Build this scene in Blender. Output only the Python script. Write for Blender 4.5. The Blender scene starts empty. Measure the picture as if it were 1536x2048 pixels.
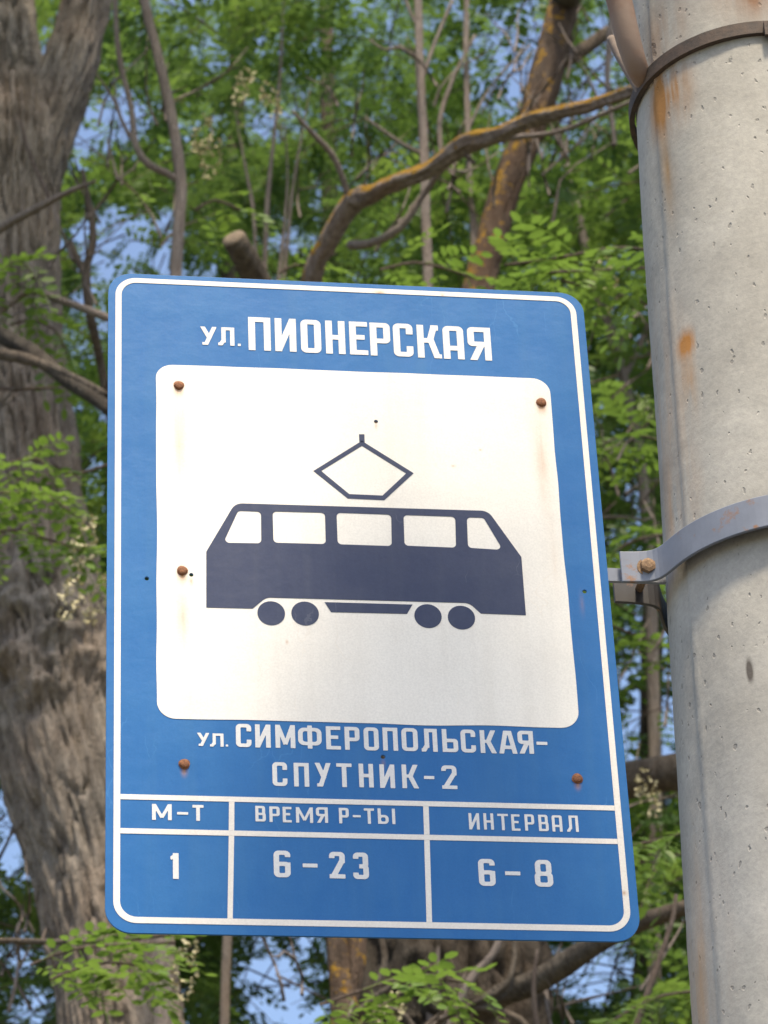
import bpy, bmesh, math, random
import numpy as np
from mathutils import Vector, Matrix, noise
from mathutils.geometry import tessellate_polygon

# ------------------------------------------------------------------ camera, sky, sun, exposure
SC = bpy.context.scene
COL = SC.collection
SZ = 3.58                                   # height of the sign's centre above the ground
F_PX, PW, PH = 6484.0, 1536.0, 2048.0
CAM = Vector((-0.47844, -3.24989, SZ - 1.97821))
RB = Matrix(((0.99077334, -0.03468178, -0.13101667),
             (-0.12906528, -0.53643182, -0.83401622),
             (-0.04135634, 0.84323074, -0.53595856)))
cd = bpy.data.cameras.new('camera')
cam = bpy.data.objects.new('camera', cd)
COL.objects.link(cam)
cam.matrix_world = Matrix.Translation(CAM) @ RB.to_4x4()
cd.sensor_fit = 'VERTICAL'
cd.sensor_height = 24.0
cd.lens = F_PX / PH * 24.0
cd.clip_start = 0.05
cd.clip_end = 3000
cd.dof.use_dof = True
cd.dof.focus_distance = 3.86
cd.dof.aperture_fstop = 9.0
SC.camera = cam

SUN_ELEV, SUN_AZ = math.radians(64), math.radians(8)     # azimuth off the direction behind the camera
w = bpy.data.worlds.new('World')
SC.world = w
w.use_nodes = True
nt = w.node_tree
for n in list(nt.nodes):
    nt.nodes.remove(n)
sky = nt.nodes.new('ShaderNodeTexSky')
sky.sky_type = 'NISHITA'
sky.sun_disc = False
sun_dir = Vector((math.sin(SUN_AZ) * math.cos(SUN_ELEV), -math.cos(SUN_AZ) * math.cos(SUN_ELEV), math.sin(SUN_ELEV)))
sky.sun_elevation = SUN_ELEV
sky.sun_rotation = math.atan2(sun_dir.x, sun_dir.y)
sky.air_density = 1.0
sky.dust_density = 3.0
sky.ozone_density = 1.2
bg = nt.nodes.new('ShaderNodeBackground')
bg.inputs['Strength'].default_value = 0.15
wo = nt.nodes.new('ShaderNodeOutputWorld')
nt.links.new(sky.outputs[0], bg.inputs[0])
nt.links.new(bg.outputs[0], wo.inputs[0])

sl = bpy.data.lights.new('sun', 'SUN')
sl.energy = 3.7
sl.angle = math.radians(7)
sl.color = (1.0, 0.86, 0.66)
sun = bpy.data.objects.new('sun', sl)
COL.objects.link(sun)
sun.rotation_euler = (-sun_dir).to_track_quat('-Z', 'Y').to_euler()

SC.view_settings.view_transform = 'Standard'
SC.view_settings.look = 'None'
SC.view_settings.exposure = 0.92
SC.view_settings.gamma = 1.0
SC.view_settings.use_curve_mapping = False

RNG = np.random.default_rng(11)
random.seed(5)

# ------------------------------------------------------------------ helpers
def ray(px, py):
    d = RB @ Vector(((px - PW / 2) / F_PX, -(py - PH / 2) / F_PX, -1.0))
    return d                                # advances one metre along the optical axis

def at(px, py, Y):
    """the place on the upright plane y = Y that stands behind this spot of the photograph"""
    d = ray(px, py)
    s = (Y - CAM.y) / d.y
    return CAM + d * s, s

RBn = np.array(RB)
CAMn = np.array(CAM)
def project(P):
    q = (P - CAMn) @ RBn
    return PW / 2 - q[:, 0] / q[:, 2] * F_PX, PH / 2 + q[:, 1] / q[:, 2] * F_PX

def link(name, me, mat=None, parent=None):
    o = bpy.data.objects.new(name, me)
    COL.objects.link(o)
    if parent is not None:
        o.parent = parent
    if mat is not None and me is not None:
        for m in (mat if isinstance(mat, (list, tuple)) else [mat]):
            me.materials.append(m)
    return o

def thing(name, label, cat, loc=(0, 0, 0), group=None):
    o = bpy.data.objects.new(name, None)
    o.empty_display_size = 0.2
    COL.objects.link(o)
    o.location = loc
    o['label'] = label
    o['category'] = cat
    if group:
        o['group'] = group
    return o

def pydata(name, v, f, smooth=False):
    me = bpy.data.meshes.new(name)
    me.from_pydata([tuple(p) for p in v], [], f)
    if smooth:
        me.polygons.foreach_set('use_smooth', [True] * len(me.polygons))
    me.update()
    return me

def np_mesh(name, v, quads, var=None):
    """v (n,3), quads (m,4), var: one value per face"""
    me = bpy.data.meshes.new(name)
    n, m = len(v), len(quads)
    me.vertices.add(n)
    me.vertices.foreach_set('co', np.ascontiguousarray(v, dtype=np.float32).ravel())
    me.loops.add(m * 4)
    me.loops.foreach_set('vertex_index', np.ascontiguousarray(quads, dtype=np.int32).ravel())
    me.polygons.add(m)
    me.polygons.foreach_set('loop_start', np.arange(0, m * 4, 4, dtype=np.int32))
    me.update(calc_edges=True)
    if var is not None:
        a = me.attributes.new('var', 'FLOAT', 'FACE')
        a.data.foreach_set('value', np.ascontiguousarray(var, dtype=np.float32))
    return me

# ---- materials
def new_mat(name):
    m = bpy.data.materials.new(name)
    m.use_nodes = True
    t = m.node_tree
    b = t.nodes['Principled BSDF']
    return m, t, b, t.nodes.new, t.links.new

def ramp(N, stops, interp='LINEAR'):
    r = N('ShaderNodeValToRGB')
    r.color_ramp.interpolation = interp
    e = r.color_ramp.elements
    e[0].position, e[0].color = stops[0][0], (*stops[0][1], 1)
    e[1].position, e[1].color = stops[-1][0], (*stops[-1][1], 1)
    for p, c in stops[1:-1]:
        k = e.new(p)
        k.color = (*c, 1)
    return r

def noise_node(N, L, vec, scale, detail=4, rough=0.55, mapping=None):
    if mapping is not None:
        mp = N('ShaderNodeMapping')
        mp.inputs['Scale'].default_value = mapping
        L(vec, mp.inputs[0])
        vec = mp.outputs[0]
    t = N('ShaderNodeTexNoise')
    t.inputs['Scale'].default_value = scale
    t.inputs['Detail'].default_value = detail
    t.inputs['Roughness'].default_value = rough
    L(vec, t.inputs['Vector'])
    return t

def mixc(N, L, fac, a, b, mode='MIX'):
    x = N('ShaderNodeMix')
    x.data_type = 'RGBA'
    x.blend_type = mode
    for s, v in ((x.inputs[0], fac), (x.inputs[6], a), (x.inputs[7], b)):
        if isinstance(v, (int, float)):
            s.default_value = v
        elif isinstance(v, tuple):
            s.default_value = (*v, 1)
        else:
            L(v, s)
    return x.outputs[2]

def math_n(N, L, op, a, b=None, clamp=False):
    x = N('ShaderNodeMath')
    x.operation = op
    x.use_clamp = clamp
    for s, v in ((x.inputs[0], a), (x.inputs[1], b)):
        if v is None:
            continue
        if isinstance(v, (int, float)):
            s.default_value = v
        else:
            L(v, s)
    return x.outputs[0]

def bump(N, L, b, h, strength, dist=0.01):
    x = N('ShaderNodeBump')
    x.inputs['Strength'].default_value = strength
    x.inputs['Distance'].default_value = dist
    L(h, x.inputs['Height'])
    L(x.outputs[0], b.inputs['Normal'])

def obj_coord(N):
    return N('ShaderNodeTexCoord').outputs['Object']

def gauss_mask(N, L, vec, c, r):
    """1 at c, fading to 0 over the radii r (object space)"""
    mp = N('ShaderNodeMapping')
    mp.vector_type = 'POINT'
    mp.inputs['Location'].default_value = tuple(-a / b for a, b in zip(c, r))
    mp.inputs['Scale'].default_value = tuple(1 / b for b in r)
    L(vec, mp.inputs[0])
    g = N('ShaderNodeTexGradient')
    g.gradient_type = 'QUADRATIC_SPHERE'
    L(mp.outputs[0], g.inputs[0])
    return g.outputs['Fac']

RUST = (0.23, 0.085, 0.03)

def sign_mat(name, base, streaks, dirt=(0.16, 0.13, 0.10), amount=0.18, rough=0.42):
    m, t, b, N, L = new_mat(name)
    v = obj_coord(N)
    n1 = noise_node(N, L, v, 9, 5)
    n2 = noise_node(N, L, v, 60, 4, 0.6, (1, 1, 0.25))
    n3 = noise_node(N, L, v, 420, 2, 0.6)
    c = mixc(N, L, math_n(N, L, 'MULTIPLY', n2.outputs[0], amount * 0.5), base, dirt)
    r1 = ramp(N, [(0.45, (0, 0, 0)), (0.75, (1, 1, 1))])
    L(n1.outputs[0], r1.inputs[0])
    c = mixc(N, L, math_n(N, L, 'MULTIPLY', r1.outputs[0], amount * 0.45), c, dirt)
    # grain of the enamel and fine chips
    g = ramp(N, [(0.30, (0.93, 0.93, 0.93)), (0.70, (1.05, 1.05, 1.05))])
    L(n3.outputs[0], g.inputs[0])
    c = mixc(N, L, 1.0, c, g.outputs[0], 'MULTIPLY')
    run = noise_node(N, L, v, 38, 5, 0.6, (1, 1, 0.05))
    rr_ = ramp(N, [(0.50, (0, 0, 0)), (0.72, (1, 1, 1))])
    L(run.outputs[0], rr_.inputs[0])
    c = mixc(N, L, math_n(N, L, 'MULTIPLY', rr_.outputs[0], amount * 0.42), c, tuple(x * 0.72 for x in dirt))
    scr = N('ShaderNodeTexVoronoi')
    scr.feature = 'DISTANCE_TO_EDGE'
    scr.inputs['Scale'].default_value = 7
    smp = N('ShaderNodeMapping'); smp.inputs['Rotation'].default_value = (0, 0.5, 0); smp.inputs['Scale'].default_value = (3.2, 1, 0.5); L(v, smp.inputs[0])
    L(mixc(N, L, 0.12, smp.outputs[0], n1.outputs[1]), scr.inputs['Vector'])
    thin = math_n(N, L, 'LESS_THAN', scr.outputs['Distance'], 0.006)
    gate = ramp(N, [(0.56, (0, 0, 0)), (0.60, (1, 1, 1))])
    L(noise_node(N, L, v, 6.5, 3).outputs[0], gate.inputs[0])
    c = mixc(N, L, math_n(N, L, 'MULTIPLY', math_n(N, L, 'MULTIPLY', thin, gate.outputs[0]), 0.16), c, tuple(min(1, x * 1.3 + .02) for x in dirt))
    ns = noise_node(N, L, v, 130, 3, 0.6, (1, 1, 0.06))
    for (cx, cz, rx, rz, k) in streaks:
        mk = gauss_mask(N, L, v, (cx, 0, cz), (rx, 0.05, rz))
        mk = math_n(N, L, 'MULTIPLY', mk, math_n(N, L, 'MULTIPLY', ns.outputs[0], 1.9 * k), True)
        c = mixc(N, L, mk, c, (0.42, 0.20, 0.06))
    L(c, b.inputs['Base Color'])
    b.inputs['Roughness'].default_value = rough
    b.inputs['Specular IOR Level'].default_value = 0.22
    bump(N, L, b, n1.outputs[0], 0.10, 0.02)
    return m

def rust_mat(name, a=RUST, bcol=(0.10, 0.045, 0.025), scale=60, metal=0.0, grey=None, rough=0.8, bstr=0.4):
    m, t, b, N, L = new_mat(name)
    v = obj_coord(N)
    n1 = noise_node(N, L, v, scale, 6, 0.65)
    n2 = noise_node(N, L, v, scale * 0.22, 4, 0.6)
    r = ramp(N, [(0.32, bcol), (0.68, a)])
    L(n1.outputs[0], r.inputs[0])
    c = r.outputs[0]
    if grey is not None:
        k = ramp(N, [(0.42, (0, 0, 0)), (0.60, (1, 1, 1))])
        L(n2.outputs[0], k.inputs[0])
        c = mixc(N, L, k.outputs[0], grey, c)
    L(c, b.inputs['Base Color'])
    b.inputs['Roughness'].default_value = rough
    b.inputs['Metallic'].default_value = metal
    bump(N, L, b, n1.outputs[0], bstr, 0.003)
    return m

def paint_steel(name, base, rust_lo=0.62, rough=0.5):
    m, t, b, N, L = new_mat(name)
    v = obj_coord(N)
    n1 = noise_node(N, L, v, 40, 6, 0.6)
    n2 = noise_node(N, L, v, 14, 4, 0.6)
    r = ramp(N, [(rust_lo, (0, 0, 0)), (rust_lo + 0.10, (1, 1, 1))])
    L(n1.outputs[0], r.inputs[0])
    sh = ramp(N, [(0.3, tuple(x * 0.82 for x in base)), (0.7, tuple(min(1, x * 1.12) for x in base))])
    L(n2.outputs[0], sh.inputs[0])
    c = mixc(N, L, r.outputs[0], sh.outputs[0], (0.22, 0.11, 0.05))
    L(c, b.inputs['Base Color'])
    b.inputs['Roughness'].default_value = rough
    bump(N, L, b, n1.outputs[0], 0.15, 0.002)
    return m

def bark_mat(name, light, dark, warm, scale=1.0, lichen=0.0):
    m, t, b, N, L = new_mat(name)
    v = obj_coord(N)
    fur = noise_node(N, L, v, 34 * scale, 6, 0.62, (1, 1, 0.16))
    big = noise_node(N, L, v, 3.2 * scale, 4, 0.6)
    fine = noise_node(N, L, v, 160 * scale, 4, 0.6, (1, 1, 0.4))
    r = ramp(N, [(0.33, dark), (0.66, light)])
    L(fur.outputs[0], r.inputs[0])
    k = ramp(N, [(0.40, (0, 0, 0)), (0.68, (1, 1, 1))])
    L(big.outputs[0], k.inputs[0])
    c = mixc(N, L, math_n(N, L, 'MULTIPLY', k.outputs[0], 0.6), r.outputs[0], warm)
    g = ramp(N, [(0.3, (0.75, 0.75, 0.75)), (0.7, (1.2, 1.2, 1.2))])
    L(fine.outputs[0], g.inputs[0])
    c = mixc(N, L, 1.0, c, g.outputs[0], 'MULTIPLY')
    if lichen > 0:
        ge = N('ShaderNodeNewGeometry')
        sx = N('ShaderNodeSeparateXYZ')
        L(ge.outputs['Normal'], sx.inputs[0])
        pat = noise_node(N, L, v, 26, 6, 0.7)
        e = math_n(N, L, 'ADD', math_n(N, L, 'MULTIPLY', sx.outputs[2], 0.22), pat.outputs[0])
        q = ramp(N, [(0.62 - 0.1 * lichen, (0, 0, 0)), (0.68 - 0.1 * lichen, (1, 1, 1))])
        L(e, q.inputs[0])
        hue = ramp(N, [(0.35, (0.30, 0.15, 0.012)), (0.65, (0.36, 0.23, 0.04))])
        L(fine.outputs[0], hue.inputs[0])
        c = mixc(N, L, q.outputs[0], c, hue.outputs[0])
    L(c, b.inputs['Base Color'])
    b.inputs['Roughness'].default_value = 0.92
    b.inputs['Specular IOR Level'].default_value = 0.15
    h = math_n(N, L, 'ADD', fur.outputs[0], math_n(N, L, 'MULTIPLY', fine.outputs[0], 0.35))
    bump(N, L, b, h, 1.0, 0.035)
    return m

def leaf_mat(name, dark, mid, light, trans=0.32):
    m, t, b, N, L = new_mat(name)
    a = N('ShaderNodeAttribute')
    a.attribute_name = 'var'
    v = obj_coord(N)
    n = noise_node(N, L, v, 1.3, 3, 0.6)
    s = math_n(N, L, 'ADD', math_n(N, L, 'MULTIPLY', a.outputs['Fac'], 0.62), math_n(N, L, 'MULTIPLY', n.outputs[0], 0.38))
    r = ramp(N, [(0.18, dark), (0.5, mid), (0.82, light)])
    L(s, r.inputs[0])
    L(r.outputs[0], b.inputs['Base Color'])
    b.inputs['Roughness'].default_value = 0.5
    b.inputs['Specular IOR Level'].default_value = 0.3
    tr = N('ShaderNodeBsdfTranslucent')
    tc = mixc(N, L, 0.5, r.outputs[0], (0.20, 0.33, 0.05))
    L(tc, tr.inputs[0])
    ms = N('ShaderNodeMixShader')
    ms.inputs[0].default_value = trans
    L(b.outputs[0], ms.inputs[1])
    L(tr.outputs[0], ms.inputs[2])
    L(ms.outputs[0], t.nodes['Material Output'].inputs[0])
    return m

# ------------------------------------------------------------------ ground
def build_ground():
    m, t, b, N, L = new_mat('ground_soil_grass')
    v = obj_coord(N)
    n1 = noise_node(N, L, v, 0.8, 6)
    n2 = noise_node(N, L, v, 30, 5)
    r = ramp(N, [(0.4, (0.08, 0.10, 0.04)), (0.6, (0.22, 0.18, 0.13))])
    L(n1.outputs[0], r.inputs[0])
    g = ramp(N, [(0.3, (0.7, 0.7, 0.7)), (0.7, (1.25, 1.25, 1.25))])
    L(n2.outputs[0], g.inputs[0])
    L(mixc(N, L, 1.0, r.outputs[0], g.outputs[0], 'MULTIPLY'), b.inputs['Base Color'])
    b.inputs['Roughness'].default_value = 0.95
    bump(N, L, b, n2.outputs[0], 0.5, 0.03)
    v = [(-900, -900, 0), (900, -900, 0), (900, 900, 0), (-900, 900, 0)]
    o = link('ground', pydata('ground', v, [(0, 1, 2, 3)]), m)
    o['kind'] = 'structure'
    # pavement along the street, in front of the trees
    m2, t, b, N, L = new_mat('pavement_asphalt')
    v = obj_coord(N)
    n1 = noise_node(N, L, v, 220, 3)
    n2 = noise_node(N, L, v, 1.4, 5)
    r = ramp(N, [(0.3, (0.035, 0.035, 0.036)), (0.7, (0.10, 0.098, 0.095))])
    L(n1.outputs[0], r.inputs[0])
    g = ramp(N, [(0.3, (0.8, 0.8, 0.8)), (0.7, (1.3, 1.27, 1.2))])
    L(n2.outputs[0], g.inputs[0])
    L(mixc(N, L, 1.0, r.outputs[0], g.outputs[0], 'MULTIPLY'), b.inputs['Base Color'])
    b.inputs['Roughness'].default_value = 0.9
    v = [(-60, -6.5, 0.02), (60, -6.5, 0.02), (60, 1.2, 0.02), (-60, 1.2, 0.02)]
    o = link('pavement', pydata('pavement', v, [(0, 1, 2, 3)]), m2)
    o['kind'] = 'structure'
build_ground()

# ------------------------------------------------------------------ the tram-stop sign (millimetres on the plate, x right, z up)
MM = 0.001
def rounded(pts, rad, seg=6):
    """closed polygon with filleted corners; rad one number or one per corner"""
    n = len(pts)
    out = []
    for i in range(n):
        r = rad[i] if isinstance(rad, (list, tuple)) else rad
        p = Vector(pts[i]); a = Vector(pts[i - 1]) - p; b = Vector(pts[(i + 1) % n]) - p
        la, lb = a.length, b.length
        a.normalize(); b.normalize()
        ang = a.angle(b)
        if r <= 0 or ang > math.pi - 0.02:
            out.append(p); continue
        d = min(r / math.tan(ang / 2), la * 0.49, lb * 0.49)
        p0, p1 = p + a * d, p + b * d
        rr = d * math.tan(ang / 2)
        c = p + (a + b).normalized() * (rr / math.sin(ang / 2))
        v0, v1 = p0 - c, p1 - c
        tot = v0.angle_signed(v1)
        for k in range(seg + 1):
            q = v0.copy()
            q.rotate(Matrix.Rotation(-tot * k / seg, 2))
            out.append(c + q)
    return [(q.x, q.y) for q in out]

def rect(x0, z0, x1, z1):
    return [(x0, z0), (x1, z0), (x1, z1), (x0, z1)]

def circle(cx, cz, r, n=20):
    return [(cx + r * math.cos(2 * math.pi * k / n), cz + r * math.sin(2 * math.pi * k / n)) for k in range(n)]

def slab_mesh(name, loops, y0, y1, back=True):
    """flat piece with holes between depth y0 (front, towards the viewer) and y1; loops in mm, first one the outline"""
    L3 = [[Vector((x * MM, z * MM, 0)) for x, z in lp] for lp in loops]
    tris = tessellate_polygon(L3)
    flat = [p for lp in L3 for p in lp]
    n = len(flat)
    v = [(p.x, y0 * MM, p.y) for p in flat] + [(p.x, y1 * MM, p.y) for p in flat]
    f = []
    for a, b, c in tris:
        P, Q, R_ = flat[a], flat[b], flat[c]
        if (Q - P).cross(R_ - P).z < 0:
            b, c = c, b
        f.append((a, b, c))                  # seen from -y
        if back:
            f.append((a + n, c + n, b + n))
    k = 0
    for lp in L3:
        m = len(lp)
        for i in range(m):
            j = (i + 1) % m
            f.append((k + i, k + i + n, k + j + n, k + j))
        k += m
    me = pydata(name, v, f)
    bm = bmesh.new(); bm.from_mesh(me)
    bmesh.ops.recalc_face_normals(bm, faces=bm.faces)
    bm.to_mesh(me); bm.free()
    return me

# ---- lettering: strokes joined through a distance field, cut out by marching squares
class Glyph:
    def __init__(s, w, h, st):
        s.w, s.h, s.s, s.t = w, h, st, st * 0.84
        s.c = 0.55
        nx, nz = int(w / s.c) + 4, int(h / s.c) + 4
        s.x = (np.arange(nx) - 1.5) * w / (nx - 4)
        s.z = (np.arange(nz) - 1.5) * h / (nz - 4)
        s.X, s.Z = np.meshgrid(s.x, s.z)
        s.D = np.full(s.X.shape, 1e3)
    def box_sd(s, x0, z0, x1, z1, r=0.0):
        cx, cz, hx, hz = (x0 + x1) / 2, (z0 + z1) / 2, abs(x1 - x0) / 2 - r, abs(z1 - z0) / 2 - r
        qx, qz = np.abs(s.X - cx) - hx, np.abs(s.Z - cz) - hz
        return np.hypot(np.maximum(qx, 0), np.maximum(qz, 0)) + np.minimum(np.maximum(qx, qz), 0) - r
    def box(s, x0, z0, x1, z1, r=0.35):
        s.D = np.minimum(s.D, s.box_sd(x0, z0, x1, z1, r))
    def cut(s, x0, z0, x1, z1):
        s.D = np.maximum(s.D, -s.box_sd(x0, z0, x1, z1))
    def ring(s, x0, z0, x1, z1, r, cuts=()):
        wv, wh = s.s, s.t
        o = s.box_sd(x0, z0, x1, z1, r)
        i = s.box_sd(x0 + wv, z0 + wh, x1 - wv, z1 - wh, max(r - wv * 0.75, 0.2))
        d = np.maximum(o, -i)
        for cbox in cuts:
            d = np.maximum(d, -s.box_sd(*cbox))
        s.D = np.minimum(s.D, d)
    def seg(s, x0, z0, x1, z1, wd=None):
        wd = wd or s.s
        L_ = math.hypot(x1 - x0, z1 - z0)
        ux, uz = (x1 - x0) / L_, (z1 - z0) / L_
        cx, cz = (x0 + x1) / 2, (z0 + z1) / 2
        a = (s.X - cx) * ux + (s.Z - cz) * uz
        p = -(s.X - cx) * uz + (s.Z - cz) * ux
        d = np.maximum(np.abs(a) - L_ / 2, np.abs(p) - wd / 2)
        d = np.maximum(d, s.box_sd(0, 0, s.w, s.h))
        s.D = np.minimum(s.D, d)
    def draw(s, ch, style):
        w, h, a, t = s.w, s.h, s.s, s.t
        r = min(w * 0.30, 7.0)
        left = lambda: s.box(0, 0, a, h)
        right = lambda: s.box(w - a, 0, w, h)
        if ch == 'П':
            left(); right(); s.box(0, h - t, w, h)
        elif ch == 'И':
            left(); right(); s.seg(a * 0.55, h * 0.04, w - a * 0.55, h * 0.96, a * 0.92)
        elif ch == 'О':
            s.ring(0, 0, w, h, r)
        elif ch == 'Н':
            left(); right(); s.box(0, h * .5 - t / 2, w, h * .5 + t / 2)
        elif ch == 'Е':
            left(); s.box(0, 0, w, t); s.box(0, h - t, w, h); s.box(0, h * .53 - t / 2, w * .84, h * .53 + t / 2)
        elif ch == 'Р':
            left(); s.ring(0, h * .38, w, h, r * .9); s.box(0, h * .38, w * .5, h * .38 + t); s.box(0, h - t, w * .5, h)
        elif ch == 'С':
            s.ring(0, 0, w, h, r, [(w * .5, h * .32, w + 3, h * .68)])
        elif ch == 'К':
            left()
            if style == 'bold':
                s.box(0, h * .46, w * .62, h * .60)
                s.seg(w * .52, h * .50, w * .74, h * 1.0, a * .95)
                s.box(w * .58, h * .84, w * .90, h)
                s.seg(w * .56, h * .56, w * .80, h * .06, a * .95)
                s.box(w * .68, 0, w, h * .12)
            else:
                s.box(0, h * .45, w * .5, h * .58)
                s.seg(w * .45, h * .44, w * .86, h * 1.05); s.seg(w * .45, h * .58, w * .88, -h * .05)
        elif ch == 'А':
            if style == 'bold':
                s.ring(0, -h * .3, w, h, r); s.cut(-3, -h, w + 3, 0); s.box(0, h * .26, w, h * .26 + t)
            elif style == 'small':
                s.ring(0, -h * .3, w, h, r * .7); s.cut(-3, -h, w + 3, 0); s.box(0, h * .28, w, h * .28 + t)
            else:
                s.seg(a * .45, -h * .03, w * .42, h * 1.03); s.seg(w - a * .45, -h * .03, w * .58, h * 1.03)
                s.box(w * .18, h * .20, w * .82, h * .20 + t)
        elif ch == 'Я':
            right(); s.ring(0, h * .42, w, h, r * .9); s.box(w * .5, h * .42, w, h * .42 + t); s.box(w * .5, h - t, w, h)
            s.seg(w * .60, h * .50, w * .18, -h * .05)
        elif ch == 'У':
            s.seg(a * .45, h * 1.03, w * .58, h * .34); s.seg(w - a * .42, h * 1.03, w * .34, h * .02); s.box(w * .12, 0, w * .46, t * .9)
        elif ch == 'Л':
            right(); s.box(w * .20, h - t, w, h); s.box(w * .20, h * .16, w * .20 + a, h)
            s.seg(w * .20 + a * .55, h * .30, w * .14, h * .04); s.box(0, 0, w * .26, t * .95)
        elif ch == 'М':
            left(); right(); s.seg(a * .5, h * 1.02, w * .5, h * .16, a * .85); s.seg(w - a * .5, h * 1.02, w * .5, h * .16, a * .85)
        elif ch == 'Ф':
            s.ring(0, h * .14, w, h * .90, r); s.box(w / 2 - a / 2, 0, w / 2 + a / 2, h)
        elif ch in 'ЬЫ':
            ww = w if ch == 'Ь' else w * .62
            s.box(0, 0, a, h); s.ring(0, 0, ww, h * .58, r * .8); s.box(0, 0, ww * .5, t); s.box(0, h * .58 - t, ww * .5, h * .58)
            if ch == 'Ы':
                right()
        elif ch == 'В':
            left(); s.ring(0, 0, w, h * .56, r * .8); s.ring(0, h * .56 - t, w * .95, h, r * .8)
            s.box(0, 0, w * .5, t); s.box(0, h - t, w * .5, h); s.box(0, h * .56 - t, w * .5, h * .56)
        elif ch == 'Т':
            s.box(0, h - t, w, h); s.box(w / 2 - a / 2, 0, w / 2 + a / 2, h)
        elif ch == '-':
            s.box(0, 0, w, h)
        elif ch == '.':
            s.box(0, 0, w, h)
        elif ch == '1':
            s.box(w - a, 0, w, h); s.seg(w - a * .4, h * .96, 0, h * .78, a * .6)
        elif ch == '6':
            s.ring(0, 0, w, h, r, [(w * .55, h * .56, w + 3, h * .76)]); s.ring(0, 0, w, h * .58, r)
        elif ch == '8':
            s.ring(0, 0, w, h * .56, r); s.ring(w * .05, h * .56 - t, w * .95, h, r)
        elif ch == '3':
            s.ring(0, 0, w, h * .56, r, [(-3, h * .24, w * .42, h)]); s.ring(w * .02, h * .56 - t, w * .98, h, r, [(-3, 0, w * .40, h * .76)])
        elif ch == '2':
            s.ring(0, h * .34, w, h, r, [(-3, -3, w + 3, h * .62), (-3, 0, w * .42, h * .76)])
            s.box(w - a, h * .58, w, h * .74); s.seg(w - a * .55, h * .66, a * .62, t * .3); s.box(0, 0, w, t)
    def polys(s):
        """inside area as polygons in glyph coordinates, no overlaps"""
        D = s.D
        out = []
        nz, nx = D.shape
        ins = D < 0
        for j in range(nz - 1):
            i = 0
            while i < nx - 1:
                q = (ins[j, i], ins[j, i + 1], ins[j + 1, i + 1], ins[j + 1, i])
                if all(q):
                    k = i
                    while k < nx - 1 and ins[j, k + 1] and ins[j + 1, k + 1]:
                        k += 1
                    out.append([(s.x[i], s.z[j]), (s.x[k], s.z[j]), (s.x[k], s.z[j + 1]), (s.x[i], s.z[j + 1])])
                    i = k
                    continue
                if any(q):
                    cs = [(s.x[i], s.z[j], D[j, i]), (s.x[i + 1], s.z[j], D[j, i + 1]),
                          (s.x[i + 1], s.z[j + 1], D[j + 1, i + 1]), (s.x[i], s.z[j + 1], D[j + 1, i])]
                    pl = []
                    for e in range(4):
                        A, B = cs[e], cs[(e + 1) % 4]
                        if A[2] < 0:
                            pl.append((A[0], A[1]))
                        if (A[2] < 0) != (B[2] < 0):
                            u = A[2] / (A[2] - B[2])
                            pl.append((A[0] + (B[0] - A[0]) * u, A[1] + (B[1] - A[1]) * u))
                    if len(pl) >= 3:
                        out.append(pl)
                i += 1
        return out

def lettering(parent, chars, y, mat, label):
    """chars: (character, x0, x1, z0, z1, stroke, style)"""
    v, f = [], []
    for ch, x0, x1, z0, z1, st, style in chars:
        g = Glyph(x1 - x0, z1 - z0, st)
        g.draw(ch, style)
        jx, jz = random.uniform(-.25, .25), random.uniform(-.3, .3)
        for pl in g.polys():
            k = len(v)
            v += [((x0 + px + jx) * MM, y * MM, (z0 + pz + jz) * MM) for px, pz in pl]
            f.append(tuple(range(k, k + len(pl))))
    o = link('lettering', pydata('lettering', v, f), mat, parent)
    o['label'] = label
    return o

def word(text, xs, z0, z1, st, style='std', zslope=0.0):
    out = []
    for i, ch in enumerate(text):
        x0, x1 = xs[2 * i], xs[2 * i + 1]
        dz = zslope * (x0 + x1) / 2
        a, b = z0 + dz, z1 + dz
        if ch == '-':
            mid = a + (b - a) * 0.47
            a, b = mid - st * .38, mid + st * .38
        if ch == '.':
            b = a + (x1 - x0)
        out.append((ch, x0, x1, a, b, st, style))
    return out

SCREWS = [(-213.5, 282.9), (235.6, 279.1), (-211.4, 17.9), (-211.2, -239.1), (241.8, -245.5)]
HOLES = [(-200.8, 12.8), (27.6, 241.0), (-253.1, 6.0), (269.7, 7.4), (17.0, -223.1)]

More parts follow.
